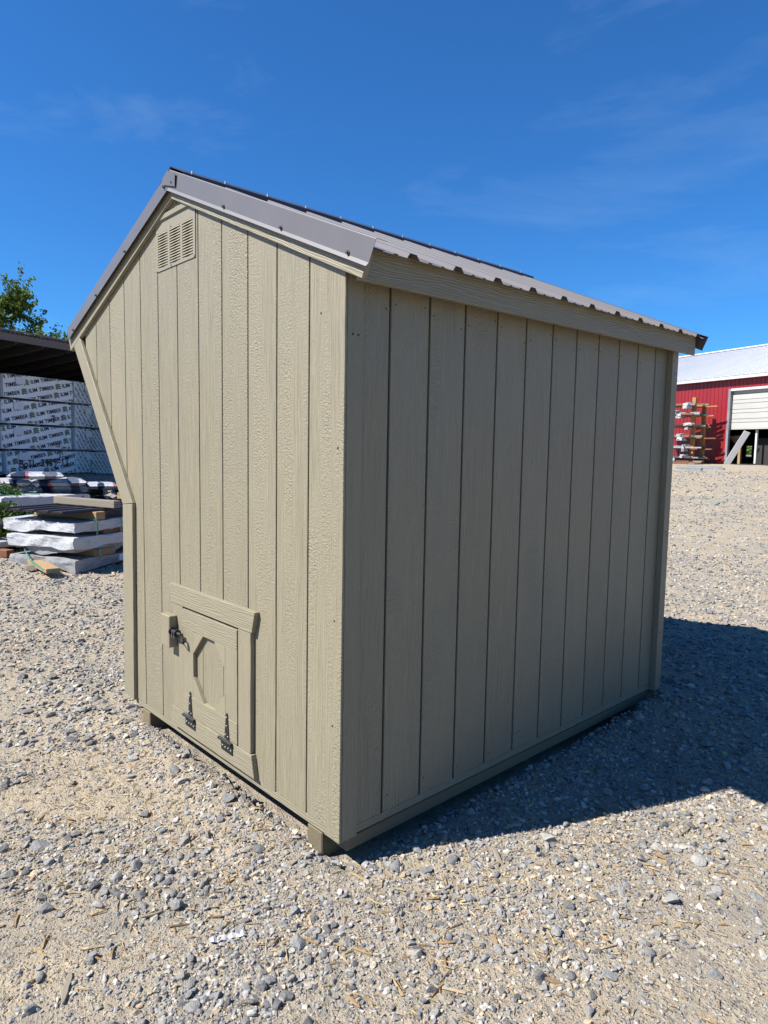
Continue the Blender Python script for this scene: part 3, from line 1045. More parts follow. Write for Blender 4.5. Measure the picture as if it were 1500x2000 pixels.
plate('rail', [(dx0, oz1+0.0008), (dx1, oz1+0.0008), (dx1, dz1), (dx0, dz1)], D0, D1, G, M_TX, door, 0.0015, sub)
plate('rail', [(dx0, dz0), (dx1, dz0), (dx1, oz0), (dx0, oz0)], D0, D1, G, M_TX, door, 0.001, sub)
dg = 0.094
for cx, cz, sx_, sz_ in ((ox0, oz1, 1, -1), (ox1, oz1, -1, -1), (ox0, oz0, 1, 1), (ox1, oz0, -1, 1)):
    a = Vector((cx+0.0006*sx_, cz+0.0006*sz_))
    tri_ = [(0, 0), (dg, 0), (0, dg)]
    poly = [(a.x+sx_*p[0], a.y+sz_*p[1]*1.07) for p in tri_]
    if sx_*sz_ < 0: poly = poly[::-1]
    plate('corner_block', poly, D0, D1-0.0005, G, M_VENT, door, 0.001, sub)
# latch block and barrel bolt
plate('latch_block', [(-1.297, 0.445), (-1.206, 0.445), (-1.206, 0.598), (-1.297, 0.598)], 0.0215, 0.062, G, M_TY, S, 0.003)


def gp(x, z, out):
    return Vector((x, -out, z))


la = MB()
la.tube([gp(-1.205, 0.526, 0.048), gp(-1.197, 0.526, 0.048)], 0.019, 16)
la.tube([gp(-1.197, 0.526, 0.048), gp(-1.150, 0.525, 0.047)], 0.0115, 14)
la.tube([gp(-1.158, 0.525, 0.047), gp(-1.148, 0.525, 0.047)], 0.018, 16)
la.tube([gp(-1.150, 0.525, 0.047), gp(-1.118, 0.524, 0.046)], [0.009, 0.0075], 12)
lat = link('latch', la.mesh(), M_BLACK, S)
kn = MB()
kn.tube([gp(-1.120, 0.524, 0.046), gp(-1.110, 0.515, 0.047), gp(-1.104, 0.505, 0.047)], [0.003, 0.003, 0.003], 8)
for i in range(7):
    pass
kn.tube([gp(-1.108, 0.512, 0.047), gp(-1.103, 0.505, 0.047), gp(-1.095, 0.494, 0.047), gp(-1.091, 0.489, 0.047)], [0.004, 0.0115, 0.0115, 0.004], 12)
sub('knob', kn.mesh(), M_BLACK, lat)
sub('retaining_cord', MB().tube([gp(-1.093, 0.492, 0.047), gp(-1.083, 0.478, 0.042), gp(-1.078, 0.464, 0.034), gp(-1.080, 0.452, 0.026)], 0.0016, 6).mesh(), M_BLACK, lat)
for x in (-1.186, -1.166):
    sub('pin', MB().tube([gp(x, 0.522, 0.058), gp(x+0.002, 0.500, 0.062)], 0.0014, 6).mesh(), M_SCREW, lat)
# strap hinges
for hx in (-1.070, -0.735):
    hp = plate('hinge', [(hx-0.020, 0.146), (hx+0.020, 0.146), (hx+0.006, 0.256), (hx, 0.264), (hx-0.006, 0.256)], D1+0.0005, D1+0.004, G, M_BLACK, S, 0.0008)
    sub('hinge_leaf', MB().prism([(hx-0.047, 0.090), (hx+0.047, 0.088), (hx+0.047, 0.128), (hx-0.047, 0.130)], 0.0245, 0.028).mesh(0.0008), M_BLACK, hp, G)
    sub('hinge_barrel', MB().tube([gp(hx-0.062, 0.137, 0.031), gp(hx+0.047, 0.137, 0.031)], 0.0075, 10).mesh(), M_BLACK, hp)
    for x, z, out in ((hx, 0.243, D1+0.004), (hx-0.002, 0.205, D1+0.004), (hx-0.010, 0.165, D1+0.004), (hx+0.010, 0.160, D1+0.004),
                      (hx-0.034, 0.110, 0.028), (hx-0.012, 0.107, 0.028), (hx+0.012, 0.109, 0.028), (hx+0.034, 0.106, 0.028)):
        sub('screw', MB().tube([gp(x, z, out), gp(x, z, out+0.002)], [0.0042, 0.003], 8).mesh(), M_SCREW, hp)
# nail heads along the trims and siding
for i in range(11):
    for z_ in (1.90+0.02*math.sin(i*2.7), 0.085+0.02*math.sin(i*1.9)):
        for dy in (-0.022, 0.024) if z_ > 1 else (0.026,):
            q = Vector((-0.012, ys[i+1]+dy+0.006*math.sin(i*5.1), z_+0.012*math.sin(i*3.3+dy*90)))
            link('nail_head', MB().tube([q-Vector((0.0005, 0, 0)), q+Vector((0.0012, 0, 0))], 0.0032, 6).mesh(), M_DKWOOD, S)
for x, z in ((-0.03, 1.40), (-0.04, 0.8), (-0.045, 0.42), (-0.13, 1.86)):
    link('nail_head', MB().tube([gp(x, z, -0.0005), gp(x, z, 0.001)], 0.004, 8).mesh(), M_DKWOOD, S)
for y, z, o_ in ((2.41, 1.93, 0.034), (2.425, 1.86, 0.034), (2.42, 0.95, 0.034), (2.43, 0.93, 0.034), (2.42, 0.35, 0.034), (0.035, 1.78, 0.0105), (0.06, 1.78, 0.0105)):
    q = Vector((-0.012+o_, y, z))
    link('nail_head', MB().tube([q-Vector((0.0005, 0, 0)), q+Vector((0.0012, 0, 0))], 0.004, 8).mesh(), M_DKWOOD, S)

# ------------------------------------------------------------------ crumpled boxes, sacks, straps
def crumple(w, d, h, nx, ny, nz, amp, seed, sag=0.0, skirt=0.0):
    """closed, wrinkled box of wrapping: x in [-w/2,w/2], y in [-d/2,d/2], z in [0,h]"""
    idx, V, F = {}, [], []

    def vid(i, j, k):
        if (i, j, k) not in idx:
            idx[(i, j, k)] = len(V)
            V.append((-w/2+w*i/nx, -d/2+d*j/ny, h*k/nz))
        return idx[(i, j, k)]
    for i in range(nx):
        for j in range(ny):
            F.append((vid(i, j, 0), vid(i, j+1, 0), vid(i+1, j+1, 0), vid(i+1, j, 0)))
            F.append((vid(i, j, nz), vid(i+1, j, nz), vid(i+1, j+1, nz), vid(i, j+1, nz)))
    for k in range(nz):
        for i in range(nx):
            F.append((vid(i, 0, k), vid(i+1, 0, k), vid(i+1, 0, k+1), vid(i, 0, k+1)))
            F.append((vid(i, ny, k), vid(i, ny, k+1), vid(i+1, ny, k+1), vid(i+1, ny, k)))
        for j in range(ny):
            F.append((vid(0, j, k), vid(0, j, k+1), vid(0, j+1, k+1), vid(0, j+1, k)))
            F.append((vid(nx, j, k), vid(nx, j+1, k), vid(nx, j+1, k+1), vid(nx, j, k+1)))
    P = np.array(V)
    f = 5.0
    a = fbm(P[:, 0]*f+seed*3.1+P[:, 2]*7, P[:, 1]*f+P[:, 2]*9, seed, 3)-0.5
    b = fbm(P[:, 1]*f+seed*1.7-P[:, 2]*6, P[:, 0]*f+P[:, 2]*11, seed+5, 3)-0.5
    c = fbm(P[:, 0]*f*0.8-seed, P[:, 1]*f*0.8+seed, seed+9, 3)-0.5
    rid = lambda u, v, q: 0.5-np.abs(fbm(u, v, q, 3)-0.5)*3.2
    a = a+0.35*rid(P[:, 1]*6+seed, P[:, 2]*9+P[:, 0]*3, seed+40)
    b = b+0.35*rid(P[:, 0]*6-seed, P[:, 2]*9+P[:, 1]*3, seed+41)
    c = c+0.5*rid(P[:, 0]*4+seed, P[:, 1]*4-seed, seed+42)
    P[:, 0] += amp*2*a
    P[:, 1] += amp*2*b
    top = P[:, 2] > h*0.99
    P[:, 2] += np.where(top, amp*1.2*c, np.where(P[:, 2] < 1e-6, 0, amp*0.5*c))
    cr = np.maximum(0, np.abs(P[:, 0])/(w/2)-0.93)+np.maximum(0, np.abs(P[:, 1])/(d/2)-0.93)
    P[:, 2] -= np.where(top, cr*h*0.45, 0)
    if sag: P[:, 2] += np.where(P[:, 2] > h*0.4, -sag*(fbm(P[:, 0]*2, P[:, 1]*2, seed+20, 2)), 0)
    if skirt:
        low = P[:, 2] < h*0.30
        P[:, 2] -= np.where(low & ~((np.abs(P[:, 0]) < w/2*0.9) & (np.abs(P[:, 1]) < d/2*0.9)), skirt*np.maximum(0, fbm(P[:, 0]*3+seed, P[:, 1]*3, seed+30, 2)-0.3)*2, 0)
    mb = MB()
    mb.v = [tuple(p) for p in P]
    mb.f = F
    return mb.mesh()


def sack_mesh(seed, L=0.86, Wd=0.44, H=0.125):
    n, m = 18, 12
    V, F = [], []
    for s in (1, -1):
        for i in range(n+1):
            for j in range(m+1):
                u, v = -1+2*i/n, -1+2*j/m
                e = (max(0, 1-abs(u)**4.5))**0.5*(max(0, 1-abs(v)**3.2))**0.5
                x = u*L/2*(1-0.03*(1-abs(v)))
                y = v*Wd/2*(1-0.07*abs(u)**3)
                V.append((x, y, H/2+s*(H/2)*e))
    o = (n+1)*(m+1)
    for i in range(n):
        for j in range(m):
            a, b, c, d = i*(m+1)+j, (i+1)*(m+1)+j, (i+1)*(m+1)+j+1, i*(m+1)+j+1
            F += [(a, b, c, d), (o+a, o+d, o+c, o+b)]
    P = np.array(V)
    P[:, 2] += 0.035*(fbm(P[:, 0]*5+seed, P[:, 1]*6+seed*2, seed, 3)-0.5)
    P[:, 2] = np.maximum(P[:, 2], 0)
    mb = MB()
    mb.v = [tuple(p) for p in P]
    mb.f = F
    me = mb.mesh()
    bm = bmesh.new(); bm.from_mesh(me)
    bmesh.ops.remove_doubles(bm, verts=bm.verts, dist=0.0006)
    bm.to_mesh(me); bm.free()
    return me


def ribbon(pts, width, side, thick=0.0015):
    mb = MB()
    pts = [Vector(p) for p in pts]
    sd = Vector(side).normalized()*width/2
    for i, p in enumerate(pts):
        t = (pts[min(i+1, len(pts)-1)]-pts[max(i-1, 0)]).normalized()
        nn = t.cross(sd).normalized()*thick
        mb.v += [tuple(p-sd), tuple(p+sd), tuple(p+sd+nn), tuple(p-sd+nn)]
    for i in range(len(pts)-1):
        b = 4*i
        for k in range(4):
            mb.f.append((b+k, b+(k+1) % 4, b+4+(k+1) % 4, b+4+k))
    e = 4*(len(pts)-1)
    mb.f += [(3, 2, 1, 0), (e, e+1, e+2, e+3)]
    return mb.mesh()


def rotz(a, loc):
    return Matrix.Translation(loc) @ Matrix.Rotation(a, 4, 'Z')


# ------------------------------------------------------------------ stack of wrapped roofing bundles
SA = R(113)
EL_, ES_ = Vector((math.cos(SA), math.sin(SA), 0)), Vector((-math.sin(SA), math.cos(SA), 0))
SC = Vector((-5.98, 1.07, 0))                       # near ground corner
SLEN, SWID = 3.0, 1.06


def sp(l, s, z):
    return Vector((SC.x, SC.y, 0))+EL_*l+ES_*s+Vector((0, 0, z))


def bundle(z0, h, l0, l1, s0, s1, mat, seed, label, dz=0.0):
    c = sp((l0+l1)/2, (s0+s1)/2, z0)
    t = thing('wrapped_bundle', c, label, 'wrapped bundle', 'wrapped roofing bundles in the stack')
    M = rotz(SA, c)
    wr = link('wrapping', crumple(l1-l0, s1-s0, h, 52, 22, 5, 0.017, seed, 0.012, 0.06), mat, t, M, False)
    return t, wr


zg = gz(SC.x-0.4, SC.y+0.5)+0.005
b4, w4 = bundle(zg+0.020, 0.110, 0.0, SLEN, 0.0, SWID, M_WRAPG, 3, 'grey wrapped bundle with a white paper label, lowest of the roofing stack')
b3, w3 = bundle(zg+0.205, 0.065, 0.03, SLEN, 0.04, SWID-0.02, M_WRAPG, 14, 'grey wrapped bundle pressed under a white one in the roofing stack')
b2, w2 = bundle(zg+0.270, 0.105, -0.02, SLEN, -0.02, SWID, M_WRAP, 25, 'white wrapped bundle lying directly on the grey bundle in the roofing stack')
b1, w1 = bundle(zg+0.430, 0.115, 0.02, SLEN, 0.02, SWID+0.12, M_WRAP, 36, 'white wrapped bundle with two green straps, just under the brown sheets')
sub('paper_label', MB().box(0, 0.15, -0.005, 0.07, -0.02, 0.004).mesh(), M_PAPER, w4, frame(sp(0.62, -0.020, zg+0.045), EL_, (0, 0, 1)))
sub('paper_label', MB().box(0, 0.14, 0, 0.05, -0.03, 0.006).mesh(), M_PAPER, w3, frame(sp(0.86, 0.015, zg+0.21), EL_, (0, 0, 1)))
sub('paper_label', MB().box(0, 0.09, 0, 0.06, -0.03, 0.012).mesh(), M_PAPER, w1, frame(sp(1.05, -0.01, zg+0.455), EL_, (0, 0, 1)))
for l in (0.30, 0.66):
    sub('strap', ribbon([sp(l, SWID, zg+0.556), sp(l, 0.3, zg+0.554), sp(l, 0.0, zg+0.550), sp(l, -0.020, zg+0.53), sp(l, -0.022, zg+0.43), sp(l, -0.010, zg+0.375)], 0.022, EL_), M_STRAP, w1)
sub('strap', ribbon([sp(0.33, 0.010, zg+0.25), sp(0.33, -0.026, zg+0.21), sp(0.33, -0.026, zg+0.13)], 0.022, EL_), M_STRAP, w3)


def block(name, l, s0, s1, z0, z1, wl, mat, label, cat='wood block', group='wood spacers in the roofing stack'):
    c = sp(l, (s0+s1)/2, z0)
    M = rotz(SA+math.pi/2, c)
    o = link(name, MB().box(-(s1-s0)/2, (s1-s0)/2, -wl/2, wl/2, 0, z1-z0).mesh(0.004), mat, None, M)
    return tag(o, label, cat, group)


for l, w_ in ((0.46, 'near the front end'), (2.4, 'near the back end')):
    block('spacer_block', l-0.06, 0.03, SWID, zg+0.545, zg+0.636, 0.13, M_PINE, 'pale wood spacer under the brown metal sheets '+w_)
    block('spacer_block', l+0.12, 0.02, SWID, zg+0.373, zg+0.432, 0.30, M_RUST, 'brown wood spacer between the two white bundles '+w_)
    block('spacer_block', l-0.02, 0.012, SWID, zg+0.127, zg+0.206, 0.30, M_PINE, 'pale wood spacer above the lowest grey bundle '+w_)
    block('spacer_block', l+0.1, 0.03, SWID, zg-0.05, zg+0.022, 0.12, M_LUMBER, 'weathered wood bearer under the lowest grey bundle '+w_)
# brown ribbed sheets
t = thing('metal_sheet', sp(1.4, 0.7, zg+0.64), 'stack of dark brown ribbed steel sheets on the wrapped bundles', 'metal sheet')
for k in range(4):
    mb = MB()
    pr = []
    for q in range(5):
        c = 0.02+q*0.2286
        pr += [(c-0.02, 0), (c-0.008, 0.018), (c+0.012, 0.018), (c+0.026, 0), (c+0.09, 0), (c+0.095, 0.004), (c+0.105, 0.004), (c+0.11, 0)]
    pr = pr[:-4]
    nP = len(pr)
    for th in (0, -0.0012):
        for l in (-0.05+0.006*k, 3.0):
            for s_, h_ in pr:
                mb.v.append(tuple(sp(l, s_+0.10+0.004*(k % 2), zg+0.638+0.005*k+h_+th)))
    for i in range(nP-1):
        mb.f += [(i, i+1, nP+i+1, nP+i), (2*nP+i, 3*nP+i, 3*nP+i+1, 2*nP+i+1), (i, 2*nP+i, 2*nP+i+1, i+1), (nP+i, nP+i+1, 3*nP+i+1, 3*nP+i)]
    link('sheet', mb.mesh(), M_BRSHEET, t)
for l, mat, lab, ext in ((0.62, M_LUMBER, 'weathered timber beam laid across the brown metal sheets, front one', 0.06), (1.62, M_PINE, 'fresh pale timber beam laid across the brown metal sheets, back one', 0.02)):
    c = sp(l, 0.5, zg+0.672)
    t = thing('timber_beam', c, lab, 'timber beam', 'timber beams on the brown sheets')
    M = rotz(SA+math.pi/2-0.10, c)
    link('beam', MB().box(-0.56, 0.52+ext, -0.045, 0.045, 0, 0.042).mesh(0.003), mat, t, M)
    link('beam', MB().box(-0.56, 0.52+ext, -0.044, 0.044, 0.0425, 0.085).mesh(0.003), mat, t, M)
# plank on the ground with its loop of strapping
g0, g1_ = gpix(66, 1102), gpix(104, 1131)
dv = (g1_-g0).normalized()
c = (g0+g1_)/2
pl_ = frame((g0.x, g0.y, max(gz(g0.x, g0.y), gz(g1_.x, g1_.y))+0.012), (dv.x, dv.y, 0), Vector((-dv.y, dv.x, 0)))
pk = thing('wood_plank', pl_.to_translation(), 'short tan board with a loop of green strap, lying beside the grey bundle', 'plank')
Lp = (g1_-g0).length+0.15
link('board', MB().box(-0.25, Lp-0.15, -0.07, 0.07, 0, 0.05).mesh(0.004), M_PINE, pk, pl_)
link('strap', ribbon([pl_ @ Vector((-0.30, -0.05, 0.30)), pl_ @ Vector((-0.05, -0.085, 0.17)), pl_ @ Vector((0.2, -0.085, 0.07)), pl_ @ Vector((Lp-0.28, -0.072, 0.034)), pl_ @ Vector((Lp-0.17, -0.066, 0.028)), pl_ @ Vector((Lp-0.146, -0.03, 0.026)), pl_ @ Vector((Lp-0.146, 0.05, 0.026)), pl_ @ Vector((Lp-0.17, 0.072, 0.028))], 0.026, (0, 0, 1), 0.002), M_STRAP, pk)
q = gpix(59, 1117)
o = link('rock', np_mesh(ROCK_B[3], F2.ravel(), np.full(len(F2), 3)), M_LUMBER, None, Matrix.Translation((q.x, q.y, q.z+0.035)) @ Matrix.Rotation(0.6, 4, 'Y') @ Matrix.Scale(0.085, 4))
tag(o, 'pale angular rock beside the tan board with green strap', 'rock')
# bundle and odds and ends at the left
c = Vector((*gpix(40, 1010)[:2], 0)); c.z = gz(c.x, c.y)
t = thing('wrapped_bundle', c, 'flat white wrapped bundle with thin green straps behind the brown sheets', 'wrapped bundle')
M = rotz(SA+0.05, c)
w5 = link('wrapping', crumple(1.7, 1.25, 0.40, 26, 22, 5, 0.02, 47, 0.05), M_WRAP, t, M, False)
for x in (-0.55, -0.15):
    sub('strap', MB().box(x-0.008, x+0.008, -0.6, 0.6, 0.392, 0.408).mesh(), M_STRAP, w5, M)
q = gpix(6, 1083)
c = Vector((q.x-0.1, q.y-0.15, gz(q.x, q.y)))
t = thing('wrapped_bundle', c, 'small white wrapped bundle with one green strap on a wood bearer', 'wrapped bundle')
M = rotz(SA, c)
link('bearer', MB().box(-0.05, 0.05, -0.42, 0.40, 0, 0.085).mesh(0.004), M_RUST, t, M)
w6 = link('wrapping', crumple(0.9, 0.62, 0.07, 14, 12, 3, 0.012, 51), M_WRAP, t, M @ Matrix.Translation((0, 0.12, 0.086)), True)
sub('strap', MB().box(-0.3, -0.275, -0.325, 0.3, -0.02, 0.082).mesh(), M_STRAP, w6, M @ Matrix.Translation((0, 0.12, 0.086)))
c2 = c+Vector((-0.28, 0.02, 0))
c2.z = gz(c2.x, c2.y)
o = link('wood_block', MB().box(-0.2, 0.2, -0.05, 0.05, 0, 0.30).mesh(0.006), M_PINE, None, rotz(SA+1.5, c2))
tag(o, 'tan upright wood block under the dark pipe beside the bundles', 'wood block')
pp = c2+Vector((0, 0, 0.345))
o = link('pipe', MB().tube([pp-ES_*0.5-EL_*0.05, pp+ES_*0.15, pp+ES_*0.6], 0.045, 14).mesh(), M_BLACK, None, None, True)
tag(o, 'dark plastic pipe lying across the tan wood block', 'pipe')

# ------------------------------------------------------------------ sacks
SACK = [sack_mesh(k) for k in range(5)]


def sack(c, ang, mat, k, label, group, tilt=0.0, roll=0.0):
    me = SACK[k % 5].copy()
    me.materials.clear()
    M = Matrix.Translation(c) @ Matrix.Rotation(ang, 4, 'Z') @ Matrix.Rotation(tilt, 4, 'Y') @ Matrix.Rotation(roll, 4, 'X')
    o = link('sack', me, mat, None, M, True)
    return tag(o, label, 'sack', group)


E1, E2 = Vector((0.27, 0.963, 0)), Vector((0.963, -0.27, 0))
A1 = math.atan2(E1.y, E1.x)
pc = pix(62, 960, 11.2)
base = Vector((pc.x, pc.y, gz(pc.x, pc.y)))
lay = 0.120
z = base.z
nlay = 6
names = ['lowest layer', 'second layer', 'third layer', 'fourth layer', 'fifth layer']
for k in range(nlay-1):
    for j, e in enumerate((-0.46, 0.42)):
        for r_, e2 in enumerate((0.0, -0.5)):
            lab = ('white and pink printed sack, ' if j == 0 else 'white sack with dark folded end, ')+names[k]+' of the taller sack pile'+(' at its front' if r_ == 0 else ' at its back')
            sack(base+E1*(e+0.05*math.sin(k*2.1+j))+E2*(e2+0.03*math.cos(k*3))+Vector((0, 0, k*lay)), A1+0.08*math.sin(k*1.7+j*2+r_), M_BAG2 if j == 0 else M_BAG1, k*3+j+r_, lab, 'sacks in the taller pile', 0, 0)
sack(base+E1*0.08+E2*0.05+Vector((0, 0, 5*lay)), A1-0.03, M_BAG1, 1, 'single white and navy sack lying on top of the taller sack pile', 'sacks in the taller pile')
pc = pix(190, 965, 12.1)
base2 = Vector((pc.x, pc.y, gz(pc.x, pc.y)))
for k in range(3):
    for j, e in enumerate((-0.2, 0.68)):
        sack(base2+E1*(e+0.03*math.sin(k*2.3))+Vector((0, 0, k*0.122)), A1+0.06*math.sin(k+j), M_BAG3, k*2+j, 'dark sack with red and green print, '+['bottom', 'middle', 'upper'][k]+(' of the low pile' if j == 0 else ' of the low pile, end nearer the shed'), 'sacks in the low pile')
for j, e in enumerate((-0.08, 0.76)):
    sack(base2+E1*e+Vector((0, 0, 0.366)), A1, M_BAG4, j+1, 'white and red printed sack on top of the low sack pile'+('' if j == 0 else ', end nearer the shed'), 'sacks in the low pile')

# ------------------------------------------------------------------ lumber packs under the open shelter
A0 = Vector((-16.7517, 3.7400, 0))
UL = Vector((-0.375, 0.927, 0)).normalized()
NL = Vector((UL.y, -UL.x, 0))                       # towards the viewer


def lp(s, out, z):
    return A0+UL*s+NL*out+Vector((0, 0, z))


def text_mesh(body, size):
    cu = bpy.data.curves.new('txt', 'FONT')
    cu.body = body
    cu.size = size
    cu.offset = 0.0022
    cu.space_character = 1.04
    to = bpy.data.objects.new('txt', cu)
    COL.objects.link(to)
    dg = bpy.context.evaluated_depsgraph_get()
    me = bpy.data.meshes.new_from_object(to.evaluated_get(dg))
    v = [tuple(x.co) for x in me.vertices]
    f = [tuple(p.vertices) for p in me.polygons]
    bpy.data.objects.remove(to)
    bpy.data.meshes.remove(me)
    bpy.data.curves.remove(cu)
    return v, f


TXT = text_mesh('ILIM TIMBER', 0.135)
TW = max(v[0] for v in TXT[0])
LOGO_V, LOGO_F = [], []
for k in range(3):                                   # three stacked chevrons
    y = 0.036*k
    n0 = len(LOGO_V)
    LOGO_V += [(0, y, 0), (0.055, y+0.022, 0), (0.11, y, 0), (0.11, y+0.026, 0), (0.055, y+0.048, 0), (0, y+0.026, 0)]
    LOGO_F += [(n0, n0+1, n0+4, n0+5), (n0+1, n0+2, n0+3, n0+4)]


def clipped(items, w, h):
    """flat print pieces (verts, faces, 2D matrix) clipped to the pack face"""
    bm = bmesh.new()
    for v, f, M in items:
        vs_ = [bm.verts.new(M @ Vector(p)) for p in v]
        for q in f:
            try: bm.faces.new([vs_[i] for i in q])
            except ValueError: pass
    for co, no in (((0.012, 0, 0), (-1, 0, 0)), ((w-0.012, 0, 0), (1, 0, 0)), ((0, 0.012, 0), (0, -1, 0)), ((0, h-0.012, 0), (0, 1, 0))):
        bmesh.ops.bisect_plane(bm, geom=list(bm.verts)+list(bm.edges)+list(bm.faces), plane_co=co, plane_no=no, clear_outer=True)
    me = bpy.data.meshes.new('mesh')
    bm.to_mesh(me)
    bm.free()
    return me


GLYPH = {'B': [[(0, 0), (0, 6), (2.6, 5.4), (2.4, 3.6), (0, 3), (3, 2.4), (2.8, 0.4), (0, 0)]], 'o': [[(1.5, 3.4), (0.3, 2.4), (0.4, 0.6), (1.8, 0), (3, 1.2), (2.8, 2.8), (1.5, 3.4)]],
         'I': [[(0.3, 5.2), (2.6, 5.4)], [(1.5, 5.3), (1.4, 0.2)], [(0.2, 0), (2.7, 0.3)]], 'L': [[(0.6, 5.6), (0.4, 0.2), (3.2, 0.4)]], '-': [[(0.3, 2.6), (2.6, 2.8)]],
         '2': [[(0.2, 4.4), (1.2, 6), (2.8, 5), (2.2, 3), (0, 0.4), (1.4, 0.8), (3.2, 0.1)]], '4': [[(1.0, 6), (0.2, 2.8), (3, 3)], [(2.4, 5.4), (2.2, -0.6)]],
         '8': [[(1.6, 3.2), (0.4, 4.4), (1.6, 6), (2.8, 4.6), (0.4, 1.6), (1.5, 0), (2.8, 1.4), (1.6, 3.2)]], '9': [[(2.8, 4.6), (1.4, 6), (0.3, 4.4), (1.6, 3), (2.8, 4.4), (2.5, 1), (1.4, -1.6), (0.4, -1)]],
         '1': [[(0.9, 4.8), (1.7, 5.8), (1.6, -0.2)]], '7': [[(0.1, 5.0), (0.8, 5.8), (3.2, 5.6), (2.2, 3), (1.8, -0.6)]], '3': [[(0.3, 5.6), (2.4, 5.6), (1.2, 3.6), (2.6, 2.2), (1.6, 0), (0.1, 0.6)]],
         '^': [[(0.2, 3.2), (1.4, 5.6), (3.0, 5.8), (4.6, 3.0)], [(2.3, 5.6), (2.2, 1.0)]]}


def scrawl(text, u, wd):
    items, x = [], 0.0
    for ch in text:
        for st in GLYPH[ch]:
            for a, b in zip(st[:-1], st[1:]):
                a, b = Vector((x+a[0]*u, a[1]*u, 0)), Vector((x+b[0]*u, b[1]*u, 0))
                d = (b-a)
                if d.length < 1e-6: continue
                d.normalize()
                n_ = Vector((-d.y, d.x, 0))*wd/2
                a, b = a-d*wd*0.4, b+d*wd*0.4
                items.append(([a-n_, b-n_, b+n_, a+n_], [(0, 1, 2, 3)]))
        x += 3.9*u
    return items


PH, PWID, PDEP = 0.575, 1.98, 1.05


def lumber_pack(s0, out, z0, label, w=PWID, dep=PDEP, angle=R(12), off=0.0, row=0.21, seed=1, crum=0.008, scale=1.0, side=False, marks=()):
    c = lp(s0+w/2, out-dep/2, z0)
    t = thing('lumber_pack', c, label, 'lumber pack', 'wrapped lumber packs under the shelter')
    a = math.atan2(UL.y, UL.x)
    M = rotz(a, c)
    wr = link('wrapping', crumple(w, dep, PH, 20, 12, 7, crum, seed), M_LWRAP, t, M, False)
    # bearers beneath
    for x in (-0.8, 0.0, 0.8):
        sub('bearer', MB().box(x*w/2-0.045, x*w/2+0.045, -dep/2, dep/2, -0.046, -0.002).mesh(), M_LUMBER, wr, M)
    F = frame(lp(s0, out+crum*1.2+0.004, z0), UL, (0, 0, 1))
    faces = [(F, w)]
    if side:
        faces.append((frame(lp(s0-crum*1.2-0.004, out-dep, z0), NL, (0, 0, 1)), dep))
    for fi, (Fm, fw) in enumerate(faces):
        txt, logo = [], []
        ca = Matrix.Rotation(angle, 4, 'Z')
        per = (TW+0.24)*scale
        sc_ = Matrix.Scale(scale, 4)
        for r_ in range(-8, 22):
            for k in range(-4, 6):
                p = ca @ Vector((k*per+off+r_*0.10-0.3, r_*row*scale, 0))
                if -per-0.3 < p.x < fw+0.4 and -1.0 < p.y < PH+0.4:
                    B = Matrix.Translation(p) @ ca @ sc_
                    txt.append((TXT[0], TXT[1], B))
                    logo.append((LOGO_V, LOGO_F, B @ Matrix.Translation((TW+0.045, -0.03, 0)) @ Matrix.Scale(1.3, 4)))
        me = clipped(txt, fw, PH)
        if len(me.polygons): sub('lettering', me, M_INK, wr, Fm)['kind'] = 'stuff'
        me = clipped(logo, fw, PH)
        if len(me.polygons): sub('emblem', me, M_GREEN, wr, Fm)['kind'] = 'stuff'
    sub('paper_label', MB().box(0.32, 0.58, PH-0.24, PH-0.06, 0.001, 0.004).mesh(), M_PAPER, wr, F)
    for text, x, y, u, wd, ang, mat in marks:
        Bm = Matrix.Translation((x, y, 0.006)) @ Matrix.Rotation(ang, 4, 'Z')
        sub('handwriting', clipped([(v, f, Bm) for v, f in scrawl(text, u, wd)], w, PH), mat, wr, F)
    return t


pz = 0.665
PITCHZ = PH+0.048
SN = ['top', 'second from top', 'third from top', 'bottom']
shift = [0.03, -0.04, -0.06, 0.05]
mk = {0: (), 1: (('7', 1.38, 0.08, 0.026, 0.028, 0.1, M_MARK),), 2: (('13', 1.50, 0.05, 0.018, 0.018, 0.1, M_MARKR),), 3: (('BoIL-2489-17', 0.34, 0.16, 0.0305, 0.026, 0.03, M_MARK), ('^', 1.42, 0.37, 0.036, 0.022, 0.0, M_MARK))}
extra = ['', ' marked with a black 7', ' marked with a red 13', ' with a scrawled black number']
for k in range(4):
    z = pz+(3-k)*PITCHZ
    lumber_pack(-0.93+shift[k], 0, z, 'printed lumber pack'+extra[k]+', '+SN[k]+' in the wide stack', seed=60+k, off=0.17*k+0.1*(k % 2), marks=mk[k])
    lumber_pack(-0.93-2.06+shift[k]*0.6, -0.04, z, 'printed lumber pack left of the wide stack, '+SN[k]+' there', seed=70+k, off=0.4*k)
    lumber_pack(1.14, -0.02, z, 'crumpled lumber pack, '+SN[k]+' in the narrow middle stack', w=0.54, seed=80+k, crum=0.022, angle=R(-58), scale=0.42, row=0.25, off=0.2*k)
    lumber_pack(1.70-0.02*k, 0.85+0.10*k, z-0.02, 'crumpled lumber pack, '+SN[k]+' in the stack standing proud of the others', w=1.9, dep=0.95+0.1*k, seed=90+k, crum=0.03, angle=R(-50), scale=0.42, row=0.25, off=0.3*k, side=True)
